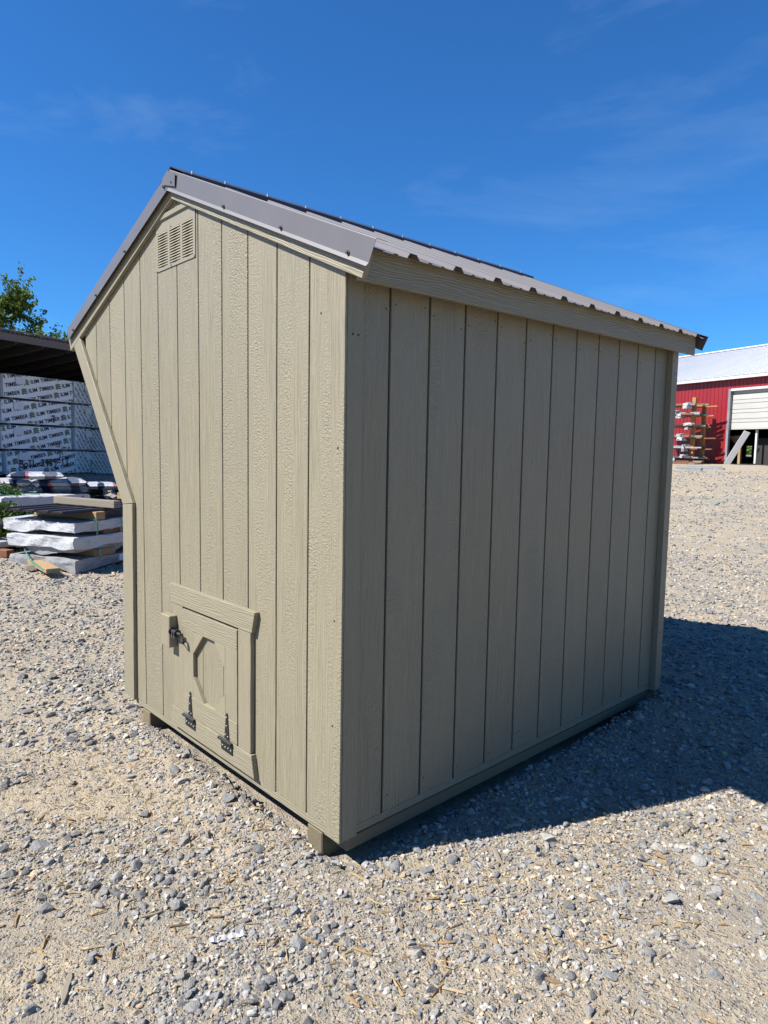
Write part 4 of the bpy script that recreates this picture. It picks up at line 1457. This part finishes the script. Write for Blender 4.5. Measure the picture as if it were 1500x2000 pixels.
# ground bearers keep the packs clear of the gravel
for s0 in (-2.9, -2.05, -0.85, 0.05, 0.95, 1.2, 1.6, 1.85, 3.2):
    out1 = 1.05 if s0 > 1.7 else 0.05
    p = lp(s0, 0, 0)
    zt = pz-0.046-(0.02 if s0 > 1.7 else 0)
    o = link('ground_bearer', MB().box(-0.06, 0.06, -1.1, out1, min(gz(p.x, p.y), gz(lp(s0, 1, 0).x, lp(s0, 1, 0).y))-0.05, zt).mesh(), M_DKWOOD, None, frame(lp(s0, 0, 0), UL, -NL) @ Matrix.Scale(-1, 4, (0, 1, 0)) if False else Matrix.Translation(lp(s0, 0, 0)) @ Matrix.Rotation(math.atan2(UL.y, UL.x)+math.pi, 4, 'Z'))
    tag(o, 'dark squared timber under the '+('pack stack left of the wide one' if s0 < -1 else 'wide stack of printed packs' if s0 < 1 else 'narrow middle stack of packs' if s0 < 1.7 else 'pack stack standing proud of the others'), 'timber', 'bearers under the lumber stacks')

# open shelter: roof, fascia, rafters, purlins, tin, posts, back boards
FO, RD, RS = 1.25, 6.5, 0.115                        # fascia stands this far out; depth; fall towards the back
FZ = 3.68
sh_ = thing('open_shelter', lp(-3, -2, gz(*lp(-3, -2, 0)[:2])), 'old dark timber lean-to roof over the wrapped lumber stacks', 'shelter')
S0, S1 = -9.0, 9.0


def rz(out):
    return FZ+0.02-RS*(FO-out)


FX = frame(lp(S0, FO, FZ), UL, (0, 0, 1))
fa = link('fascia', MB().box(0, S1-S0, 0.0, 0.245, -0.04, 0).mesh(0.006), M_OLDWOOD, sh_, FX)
back = FO-RD
rx_dir = (-NL*1.0+Vector((0, 0, -RS))).normalized()
for k in range(30):
    s = S0+0.05+0.72*k*0.95
    if s > S1-0.05: break
    M = frame(lp(s, FO-0.045, FZ+0.075), rx_dir, (0, 0, 1))
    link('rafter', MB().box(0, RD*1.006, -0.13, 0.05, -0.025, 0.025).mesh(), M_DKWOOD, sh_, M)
for k in range(16):
    o_ = FO-0.1-k*0.44
    zz = FZ+0.075-RS*(FO-0.045-o_)+0.052
    link('purlin', MB().box(0, S1-S0, 0, 0.035, -0.04, 0.04).mesh(), M_DKWOOD, sh_, frame(lp(S0, o_, zz), UL, (0, 0, 1)))
k = 0
s = S0-0.05
while s < S1+0.04:
    M = frame(lp(s, FO+0.06, FZ+0.175), rx_dir, UL)
    mb = MB()
    nn = 12
    for i in range(nn+1):
        w_ = i/nn*0.66
        h_ = 0.010*math.cos(i*math.pi)
        for x in (0, RD*1.02):
            mb.v += [(x, w_, h_), (x, w_, h_+0.002)]
    for i in range(nn):
        b_ = 4*i
        mb.f += [(b_, b_+2, b_+6, b_+4), (b_+1, b_+5, b_+7, b_+3), (b_, b_+4, b_+5, b_+1), (b_+2, b_+3, b_+7, b_+6)]
    link('roof_sheet', mb.mesh(), M_TIN, sh_, M)
    s += 0.655
for s in (S0+0.2, -5.2, -3.05, 4.2, S1-0.1):
    for o_ in (FO-0.3, back+0.2):
        p = lp(s, o_, 0)
        zt = FZ+0.075-0.13-RS*(FO-0.045-o_)
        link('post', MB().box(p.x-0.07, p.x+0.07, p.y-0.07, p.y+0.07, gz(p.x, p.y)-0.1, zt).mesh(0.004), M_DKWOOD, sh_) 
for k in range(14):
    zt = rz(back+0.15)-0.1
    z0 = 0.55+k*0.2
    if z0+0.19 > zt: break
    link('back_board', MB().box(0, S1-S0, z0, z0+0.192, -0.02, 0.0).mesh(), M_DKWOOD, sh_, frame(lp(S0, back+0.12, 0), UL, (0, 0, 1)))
# moss and litter on the roof edge
nM = 420
ms = rng.uniform(S0, S1, nM)
mo = FO+0.05-rng.random(nM)**2*0.5
mv, mf = [], []
for i in range(nM):
    p = lp(ms[i], mo[i], FZ+0.19-RS*(FO+0.06-mo[i]))
    r_ = rng.uniform(0.015, 0.05)
    n0 = len(mv)
    mv += [(p.x-r_, p.y-r_, p.z), (p.x+r_, p.y-r_, p.z), (p.x+r_*0.6, p.y+r_, p.z), (p.x-r_, p.y+r_*0.7, p.z), (p.x+rng.normal(0, 0.02), p.y+rng.normal(0, 0.02), p.z+r_*rng.uniform(0.4, 1.1))]
    mf += [(n0, n0+1, n0+4), (n0+1, n0+2, n0+4), (n0+2, n0+3, n0+4), (n0+3, n0, n0+4)]
mb = MB(); mb.v, mb.f = mv, mf
tag(link('moss', mb.mesh(), M_MOSS), 'patchy moss and leaf litter along the old shelter roof edge', 'moss', None, 'stuff')

# ------------------------------------------------------------------ trees and weeds
def leaf_mesh(centers, size, cols, flat=0.0):
    n_ = len(centers)
    a_ = rng.normal(size=(n_, 3)); a_ /= np.linalg.norm(a_, axis=1)[:, None]
    b_ = rng.normal(size=(n_, 3)); b_ -= a_*(a_*b_).sum(1)[:, None]; b_ /= np.linalg.norm(b_, axis=1)[:, None]
    s_ = size*rng.uniform(0.6, 1.3, n_)[:, None]
    c_ = np.asarray(centers)
    nrm = np.cross(a_, b_)
    V = np.stack([c_-a_*s_, c_-b_*s_*0.48+nrm*s_*0.1, c_+a_*s_, c_+b_*s_*0.48+nrm*s_*0.1], 1).reshape(-1, 3)
    F = np.arange(4*n_).reshape(n_, 4)[:, [0, 1, 2, 0, 2, 3]].reshape(-1)
    return np_mesh(V, F, np.full(2*n_, 3), np.repeat(cols, 4, 0))


def tree(px, py_top, Z, spread, label, seed, n_leaf=3600, leaf=0.085, name='tree', drop=3.0, dense=1.0):
    r_ = np.random.default_rng(seed)
    top = pix(px, py_top, Z)
    g = Vector((top.x, top.y, gz(top.x, top.y)))
    H_ = top.z-g.z
    t = thing(name, g, label, 'tree')
    mb = MB()
    tips = []
    trunk = [g+Vector((0, 0, -0.1)), g+Vector((0.05, 0.05, H_*0.35)), g+Vector((-0.05, 0.1, H_*0.7)), g+Vector((0, 0.05, H_*0.93))]
    mb.tube(trunk, [0.17, 0.13, 0.07, 0.015], 8)
    nb = 46
    for k in range(nb):
        f = r_.uniform(0.28, 0.97)
        p = trunk[0].lerp(trunk[3], f)
        th = r_.uniform(0, 6.283)
        L_ = spread*(1.12-f)**0.7*r_.uniform(0.6, 1.15)+0.15
        e = p+Vector((math.cos(th)*L_, math.sin(th)*L_, L_*r_.uniform(0.35, 1.0)))
        if e.z > top.z: e.z = top.z-r_.uniform(0, 0.3)
        m_ = p.lerp(e, 0.5)+Vector((0, 0, -0.1*L_))
        mb.tube([p, m_, e], [0.035*(1.2-f), 0.02*(1.2-f), 0.006], 5)
        for q in range(9):
            tt = r_.uniform(0.3, 1.08)
            b0 = p.lerp(e, tt)
            e2 = b0+Vector(r_.normal(0, 0.22*spread/1.5, 3))
            tips.append((b0, e2))
    link('trunk', mb.mesh(), M_BARK, t, None, True)
    C_, K_c = [], []
    per = max(3, int(n_leaf*dense/len(tips)))
    for b0, e2 in tips:
        tone = r_.uniform(0.55, 1.35)
        for q in range(per):
            C_.append(b0.lerp(e2, r_.uniform(0.1, 1.15))+Vector(r_.normal(0, 0.055, 3)))
            K_c.append(np.array((0.10, 0.15, 0.028))*tone*r_.uniform(0.8, 1.25)+np.array((0.02, 0.012, 0))*r_.random())
    link('crown', leaf_mesh([tuple(c) for c in C_], leaf, np.array(K_c)), M_LEAF, t)
    return t


tree(14, 548, 26, 2.2, 'leafy green tree rising behind the old shelter roof', 5, 10000, 0.085)
tree(-90, 500, 29, 2.2, 'tall leafy tree behind the far end of the shelter roof', 6, 7000, 0.10)
tree(88, 640, 24, 0.9, 'low dark sapling tip just above the shelter roof edge', 7, 2200, 0.08, 'sapling')
tree(122, 632, 23, 0.75, 'thin pale green sapling beside the slanted shed trim', 8, 2000, 0.09, 'sapling', dense=0.7)


def weeds(spots, label, seed):
    r_ = np.random.default_rng(seed)
    C_, K_c = [], []
    for px, py, Z, rad_, hgt, n_ in spots:
        p = pix(px, py, Z)
        for k in range(n_):
            x, y = p.x+r_.normal(0, rad_), p.y+r_.normal(0, rad_)
            h_ = hgt*r_.random()**0.7*math.exp(-((x-p.x)**2+(y-p.y)**2)/(3*rad_**2))
            C_.append((x, y, gz(x, y)+h_))
            K_c.append(np.array((0.055, 0.095, 0.02))*r_.uniform(0.6, 1.5))
    o = link('weeds', leaf_mesh(C_, 0.035, np.array(K_c)), M_LEAF)
    tag(o, label, 'weeds', None, 'stuff')


weeds([(14, 1000, 8.9, 0.28, 0.56, 2600), (-30, 1000, 8.8, 0.35, 0.55, 2000), (42, 1005, 9.1, 0.18, 0.42, 900)], 'dark green weeds growing beside the wrapped bundles', 3)
weeds([(5, 970, 10.4, 0.25, 0.62, 1600), (30, 970, 10.6, 0.15, 0.55, 600)], 'green weeds at the foot of the taller sack pile', 4)

# ------------------------------------------------------------------ red building
B0 = Vector((-11.6805, 35.2262, 0))
WB = Vector((0.954, -0.30, 0)).normalized()
NB = Vector((WB.y, -WB.x, 0))                        # outward, towards the yard


def bp(s, out, z):
    return B0+WB*s+NB*out+Vector((0, 0, z))


BZ = gz(*bp(0, 0, 0)[:2])
bl = thing('red_building', bp(0, 0, BZ), 'red steel clad workshop with white metal roof and a half open roller door', 'building')
BS0, BS1, BDEP = -16.0, 20.0, 15.2
EZ = 5.44
DS0, DS1, DTOP = 0.0, 4.4, 4.80
BF = frame(bp(0, 0, 0), WB, (0, 0, 1))               # local x along the wall, y up, z outward


def wall_panel(s0, s1, z0, z1):
    """one ribbed steel sheet 9 inches wide with its rib"""
    mb = MB()
    pr = [(s0, 0.0), (s0+0.006, 0.0), (s0+0.016, 0.020), (s0+0.034, 0.020), (s0+0.044, 0.0), (s1, 0.0)]
    if s1-s0 < 0.1: pr = [(s0, 0.0), (s1, 0.0)]
    for s, h in pr:
        mb.v += [(s, z0, h), (s, z1, h), (s, z0, -0.02), (s, z1, -0.02)]
    n_ = len(pr)
    for i in range(n_-1):
        b_ = 4*i
        mb.f += [(b_, b_+4, b_+5, b_+1), (b_+2, b_+3, b_+7, b_+6), (b_, b_+2, b_+6, b_+4), (b_+1, b_+5, b_+7, b_+3)]
    mb.f += [(0, 1, 3, 2), (4*n_-4, 4*n_-2, 4*n_-1, 4*n_-3)]
    return mb.mesh()


wl = link('wall', MB().box(BS0, DS0-0.12, BZ-0.6, EZ, -0.16, -0.03, BF).mesh(), M_INT, bl)
s = BS0
RIB = 0.2345
while s < BS1:
    e = s+RIB
    if e < DS0-0.10: sub('wall_panel', wall_panel(s, e-0.002, BZ-0.3, EZ-0.02), M_RED, wl, BF)
    elif s < DS1+0.10: sub('wall_panel', wall_panel(s, e-0.002, DTOP+0.06 if s > DS0-0.12 else BZ-0.3, EZ-0.02), M_RED, wl, BF)
    elif s < DS1+3: sub('wall_panel', wall_panel(s, e-0.002, BZ-0.3, EZ-0.02), M_RED, wl, BF)
    s = e
    if s > DS1+3: break
mb = MB()
mb.box(DS1+0.12, BS1, BZ-0.6, EZ, -0.16, -0.03, BF)
mb.box(DS0-0.12, DS1+0.12, DTOP+0.06, EZ, -0.16, -0.03, BF)
link('wall', mb.mesh(), M_RED, bl)
ex = MB()
ex.box(BS0, BS0+0.12, BZ-0.6, EZ, -BDEP, -0.16, BF)
link('wall', ex.mesh(), M_RED, bl)
ex = MB()
ex.box(BS1-0.12, BS1, BZ-0.6, EZ, -BDEP, -0.16, BF)
link('wall', ex.mesh(), M_RED, bl)
# back wall with a small opening through which the bush behind shows
eye = Vector(CAM)
hole = None
d_ = (pix(1462, 882, 30)-eye)
# intersect with plane out = -BDEP
tt = (-BDEP-(eye-B0).dot(NB))/d_.dot(NB)
hp_ = eye+d_*tt
hs, hz = (hp_-B0).dot(WB), hp_.z
ex = MB()
ex.box(BS0, hs-0.25, BZ-0.6, EZ, -BDEP-0.1, -BDEP, BF)
ex.box(hs+0.25, BS1+6, BZ-0.6, EZ, -BDEP-0.1, -BDEP, BF)
ex.box(hs-0.25, hs+0.25, BZ-0.6, hz-0.42, -BDEP-0.1, -BDEP, BF)
ex.box(hs-0.25, hs+0.25, hz+0.42, EZ, -BDEP-0.1, -BDEP, BF)
link('wall', ex.mesh(), M_INT, bl)
# roof
RSL = 0.335
half = BDEP/2
rf = link('roof', MB().box(BS0-0.1, BS1+0.1, EZ+0.02, EZ+0.05, -BDEP+0.2, -0.25, BF).mesh(), M_INT, bl)
for sg in (1, -1):
    org = bp(BS0-0.3, 0.32 if sg > 0 else -BDEP-0.32, EZ+0.05)
    ud = ((-NB if sg > 0 else NB)+Vector((0, 0, RSL))).normalized()
    Mx = frame(org, WB, ud)
    Lr = (half+0.32)*math.hypot(1, RSL)
    s = 0.0
    if sg < 0:
        sub('roof_sheet', MB().box(0, BS1-BS0+0.6, 0, Lr, -0.01, 0).mesh(), M_WROOF, rf, Mx)
        continue
    while s < BS1-BS0+0.6:
        far = not (11.0 < s < 22.5)
        wd = 0.2345 if not far else 2.345
        mb = MB()
        k_ = 1 if not far else 10
        for i in range(k_):
            a_ = s+i*0.2345
            mb.box(a_+0.0, a_+0.2345-0.0005, 0, Lr, -0.012, 0.0)
            mb.box(a_, a_+0.035, 0, Lr, 0.0005, 0.030)
        sub('roof_sheet', mb.mesh(), M_WROOF, rf, Mx)
        s += wd
sub('ridge_cap', MB().box(BS0-0.3, BS1+0.3, EZ+0.05+RSL*(half+0.32)-0.02, EZ+0.05+RSL*(half+0.32)+0.05, -half-0.25, -half+0.25, BF).mesh(), M_WROOF, rf)
link('gutter_trim', MB().box(BS0-0.3, BS1+0.3, EZ-0.13, EZ+0.02, 0.24, 0.31, BF).mesh(0.01), M_WHITE, bl)
link('soffit', MB().box(BS0-0.3, BS1+0.3, EZ-0.07, EZ-0.045, 0.03, 0.24, BF).mesh(), M_RED, bl)
# door frame
fr = link('door_frame', MB().box(DS0-0.12, DS0+0.02, BZ-0.2, DTOP+0.06, -0.12, 0.035, BF).mesh(0.006), M_GREYM, bl)
sub('frame_head', MB().box(DS0+0.021, DS1, DTOP-0.06, DTOP+0.06, -0.12, 0.035, BF).mesh(0.006), M_WHITE, fr)
sub('frame_post', MB().box(DS1, DS1+0.12, BZ-0.2, DTOP+0.06, -0.12, 0.035, BF).mesh(0.006), M_WHITE, fr)
# roller door, half way up, from single slats
dr = link('roller_door', MB().box(DS0+0.03, DS1-0.005, 2.78, 2.84, -0.20, -0.14, BF).mesh(0.01), M_CREAM, bl)
z = 2.845
for k in range(30):
    h_ = (0.30, 0.185)[k % 2]
    if z > DTOP: break
    h_ = min(h_, DTOP+0.05-z)
    mb = MB()
    mb.box(DS0+0.03, DS1-0.005, z, z+h_-0.022, -0.19, -0.145)
    mb.box(DS0+0.03, DS1-0.005, z+h_-0.0215, z+h_-0.001, -0.19, -0.170)
    sub('slat', mb.mesh(0.004), M_CREAM, dr, BF)
    z += h_
# what shows inside the doorway
o = link('interior_post', MB().box(0.16, 0.30, BZ, 2.30, -0.72, -0.60, BF).mesh(0.005), M_PINE, bl)
sub('beam', MB().box(-1.3, 0.36, 2.305, 2.48, -0.73, -0.59, BF).mesh(0.005), M_PINE, o)
sub('brace', MB().prism([(0.155, 2.30), (-0.30, 2.30), (-0.22, 2.22), (0.155, 1.85)], -0.69, -0.63, BF).mesh(), M_PINE, o)
o = link('door_track', MB().box(1.28, 1.38, BZ+0.05, 2.77, -0.42, -0.32, BF).mesh(0.005), M_WHITE, bl)
o = link('inner_panel', MB().box(1.05, 3.9, BZ, 2.35, -0.9, -0.85, BF).mesh(), M_DKWOOD, bl)
link('floor_slab', MB().box(BS0+0.2, BS1-0.2, BZ-0.02, BZ+0.02, -BDEP+0.05, -0.2, BF).mesh(), M_INT, bl)
# bush behind the building seen through it
bq = hp_+d_.normalized()*9.0
g = Vector((bq.x, bq.y, gz(bq.x, bq.y)))
t = thing('bush', g, 'sunlit green bush glimpsed through the dark workshop', 'bush')
r_ = np.random.default_rng(44)
link('stem', MB().tube([g, g+Vector((0.05, 0, 1.0)), g+Vector((0, 0.1, 2.2))], [0.05, 0.035, 0.015], 6).mesh(), M_BARK, t)
cc_ = r_.normal(0, 0.55, (1800, 3))*np.array([1.1, 1.1, 1.4])+np.array([g.x, g.y, bq.z])
link('crown', leaf_mesh(cc_, 0.12, np.array((0.10, 0.17, 0.03))*r_.uniform(0.7, 1.5, (1800, 1))), M_LEAF, t)
# panel leaning on the door frame
lean0, lean1 = bp(0.12, 0.14, 0), bp(1.02, -0.06, 2.66)
lean0.z = gz(lean0.x, lean0.y)
LM = frame(lean0, lean1-lean0, WB.cross(Vector((0, 0, 1)))*-1+WB*1.0)
o = link('leaning_trim', MB().box(0, (lean1-lean0).length, -0.15, 0.15, -0.03, 0.02).box(0, (lean1-lean0).length, 0.10, 0.115, 0.0205, 0.05).mesh(0.004), M_WHITE, None, LM)
tag(o, 'long pale steel trim leaning against the doorway of the red building', 'trim')

# ------------------------------------------------------------------ cantilever rack with long trims
RK = bp(-0.95, 1.45, 0)
RK.z = gz(RK.x, RK.y)
AD = Vector((0.985, -0.17, 0)).normalized()                        # arms
BD = Vector((0.96, -0.02, 0)).normalized()           # stored lengths
rk = thing('storage_rack', RK, 'wooden cantilever rack of long metal trims against the red wall', 'rack')
SIDE = Vector((AD.y, -AD.x, 0))
levels = [0.28, 0.80, 1.36, 1.93, 2.52, 3.0]
for d_k, tl_ in ((0.0, 3.42), (1.0, 3.1)):
    p = RK-NB*0.75*d_k
    link('upright', MB().box(-0.10, 0.10, -0.07, 0.07, -0.1, tl_-(0.0)).mesh(0.006), M_ORANGE, rk, Matrix.Translation(p) @ Matrix.Rotation(math.atan2(AD.y, AD.x), 4, 'Z'))
    for k, lv in enumerate(levels):
        link('arm', MB().box(-1.2, 0.22+0.16*((k*7) % 3)+0.25*d_k, -0.045, 0.045, lv-0.06, lv+0.0).mesh(0.005), M_ORANGE if k > 2 else M_RUST, rk, Matrix.Translation(p+Vector((0, 0, 0)))@Matrix.Rotation(math.atan2(AD.y, AD.x), 4, 'Z') @ Matrix.Translation((0, -0.12, 0)))
r_ = np.random.default_rng(71)
kinds = ['grey steel trim lengths', 'pale wrapped trim lengths', 'loose mixed trim offcuts', 'grey ribbed trim lengths', 'crumpled wrapped trims', 'white trims in torn plastic']
for k, lv in enumerate(levels):
    t = thing('trim_bundle', RK+Vector((0, 0, lv+0.0)), kinds[k]+' lying on the rack, '+['lowest', 'second', 'third', 'fourth', 'fifth', 'top'][k]+' level', 'metal trim', 'trim bundles on the rack')
    ang_ = math.atan2(BD.y, BD.x)
    nt_ = 0
    for q in range(13):
        y = -0.42+0.075*q+r_.normal(0, 0.01)
        e = 0.05+r_.uniform(-0.5, 0.62)
        h_ = 0.04+0.10*r_.random()
        M = Matrix.Translation(RK+Vector((0, 0, lv+0.002))) @ Matrix.Rotation(ang_+r_.normal(0, 0.02), 4, 'Z')
        link('trim', MB().box(-2.4, e, y, y+0.070, 0, h_).mesh(0.006), (M_GREYM, M_WRAPG, M_RUST, M_LUMBER, M_TIN, M_RUST, M_DKWOOD)[int(r_.integers(7))], t, M)
    for q in range(2):
        c_ = RK+BD*r_.uniform(-0.75, 0.25)+Vector((0, 0, lv+0.05))
        M = Matrix.Translation(c_) @ Matrix.Rotation(ang_+r_.normal(0, 0.4), 4, 'Z')
        link('torn_plastic', crumple(0.16+0.2*r_.random(), 0.4, 0.10+0.16*r_.random(), 8, 8, 4, 0.06, 120+k*3+q), M_WRAP if (q+k) % 3 == 0 else M_WRAPG, t, M @ Matrix.Translation((0, -0.35, -0.22 if q else -0.03)), False)
# a low pile of boards spreads at the rack's foot
for k in range(3):
    for q in range(6):
        if k and q > 5-2*k: continue
        p = RK+NB*(0.55+0.20*q-0.1*k)*0.7+BD*(0.1*q-0.6)
        zb_ = max(gz(p.x-1.0, p.y), gz(p.x, p.y))
        M = Matrix.Translation((p.x, p.y, zb_+0.052*k)) @ Matrix.Rotation(math.atan2(BD.y, BD.x)+0.05*math.sin(q*3+k), 4, 'Z')
        o = link('loose_board', MB().box(-1.5, 1.0+0.35*math.sin(q*2.3+k), -0.07, 0.07, 0, 0.05).mesh(0.004), (M_GREYM, M_RUST, M_LUMBER, M_TIN)[(q+k*2) % 4], None, M)
        tag(o, ['board lying on the ground at the rack foot', 'board in the second layer at the rack foot', 'board on top of the low pile at the rack foot'][k], 'board', 'boards piled at the rack foot')
# strips lying at the foot of the rack
for q, (px, py, ln) in enumerate(((1365, 912, 1.9), (1378, 916, 1.6), (1345, 917, 1.5))):
    p = gpix(px, py)
    M = Matrix.Translation((p.x, p.y, p.z+0.0)) @ Matrix.Rotation(math.atan2(BD.y, BD.x)+0.25-0.35*q, 4, 'Z')
    o = link('steel_strip', MB().box(-ln/2, ln/2, -0.06, 0.06, -0.02, 0.045+0.02*q).mesh(0.012), M_GREYM, None, M)
    tag(o, ['longest grey steel strip on the gravel below the rack', 'grey steel strip on the gravel in front of the longest one', 'short grey steel strip half under the rack'][q], 'steel strip')

# ------------------------------------------------------------------ small litter
def strap_on_ground(pts, label):
    P3 = []
    for a, b in zip(pts[:-1], pts[1:]):
        for f in np.linspace(0, 1, 8, endpoint=False):
            P3.append(gpix(a[0]+(b[0]-a[0])*f, a[1]+(b[1]-a[1])*f))
    P3.append(gpix(*pts[-1]))
    P3 = [p+Vector((0, 0, 0.02)) for p in P3]
    d = (P3[-1]-P3[0]).normalized()
    o = link('plastic_strap', ribbon(P3, 0.035, (-d.y, d.x, 0.1), 0.003), M_STRAP)
    tag(o, label, 'strap')


strap_on_ground([(1346, 977), (1356, 974), (1390, 976)], 'short green plastic strap lying on the gravel yard')
strap_on_ground([(1396, 988), (1405, 983), (1420, 981)], 'dark green bit of plastic strap near the shorter one')
strap_on_ground([(1478, 937), (1490, 938), (1510, 937)], 'pale green plastic strap on the yard below the roller door')


def splinter(px, py, ln, wd, ang, col, label='pale split wood splinter lying on the gravel', group='wood splinters on the gravel'):
    p = gpix(px, py)
    mb = MB()
    n_ = 7
    for i in range(n_):
        x = -ln/2+ln*i/(n_-1)
        w_ = wd*(0.25+0.75*math.sin(math.pi*min(1, max(0.08, i/(n_-1)*0.95+0.05))))*rng.uniform(0.7, 1.1)
        for y, z_ in ((-w_/2, 0), (w_/2, 0), (w_/2*0.8, wd*0.28), (-w_/2*0.7, wd*0.34)):
            mb.v.append((x, y+0.1*wd*math.sin(i*1.3), z_))
    for i in range(n_-1):
        for k in range(4):
            mb.f.append((4*i+k, 4*i+(k+1) % 4, 4*i+4+(k+1) % 4, 4*i+4+k))
    mb.f += [(3, 2, 1, 0), (4*n_-4, 4*n_-3, 4*n_-2, 4*n_-1)]
    o = link('wood_splinter', mb.mesh(), col, None, Matrix.Translation((p.x, p.y, p.z+0.006)) @ Matrix.Rotation(ang, 4, 'Z') @ Matrix.Rotation(rng.normal(0, 0.12), 4, 'Y'))
    tag(o, label, 'wood splinter', group)


SPL = [(975, 1683, 0.11, 0.022, 0.4, 'broad pale wood splinter lying alone on the sand beyond the shed corner'), (1222, 1656, 0.07, 0.022, 0.5, 'short broad wood splinter just outside the shed shadow'),
       (299, 1790, 0.07, 0.013, 2.2, 'narrow wood splinter standing off from the torn white plastic'), (572, 1690, 0.10, 0.012, -0.6, 'long thin wood splinter on the stones near the shed skid'),
       (865, 1845, 0.08, 0.009, 1.6, None), (130, 1935, 0.11, 0.022, 0.3, 'longest broad wood splinter, on the gravel far from the shed'), (327, 1663, 0.05, 0.014, -0.5, None),
       (1340, 1625, 0.10, 0.012, 2.4, 'long thin wood splinter just beyond the shadow edge'), (1190, 1590, 0.12, 0.02, 0.5, 'broad wood splinter lying inside the shed shadow'), (970, 1848, 0.07, 0.012, 0.2, None),
       (1078, 1920, 0.07, 0.014, 1.4, None), (1290, 1800, 0.05, 0.012, 0.2, None), (260, 1500, 0.06, 0.012, 1.0, None), (80, 1600, 0.06, 0.01, 0.1, None), (690, 1960, 0.06, 0.01, 0.7, None)]
for (px, py, ln, wd, a, lab) in SPL:
    splinter(px, py, ln, wd, a-0.8, M_LUMBER if lab else M_PINE, lab or 'small narrow wood splinter on the open gravel')
# torn white scrap
c = gpix(446, 1835)
M = Matrix.Translation((c.x, c.y, c.z+0.008)) @ Matrix.Rotation(1.15, 4, 'Z')
t = thing('torn_scrap', (c.x, c.y, c.z), 'torn strip of white plastic flattened into the gravel', 'plastic scrap')
mb = MB()
for i in range(11):
    x = -0.055+0.011*i
    w_ = 0.010*(0.6+0.7*abs(math.sin(i*1.9)))
    h_ = 0.004*math.sin(i*2.3)
    mb.v += [(x, -w_, h_), (x, w_*0.8, h_+0.002), (x, w_*0.8, h_+0.004), (x, -w_, h_+0.002)]
for i in range(10):
    for k in range(4): mb.f.append((4*i+k, 4*i+(k+1) % 4, 4*i+4+(k+1) % 4, 4*i+4+k))
mb.f += [(3, 2, 1, 0), (40, 41, 42, 43)]
link('strip', mb.mesh(), M_WRAP, t, M)
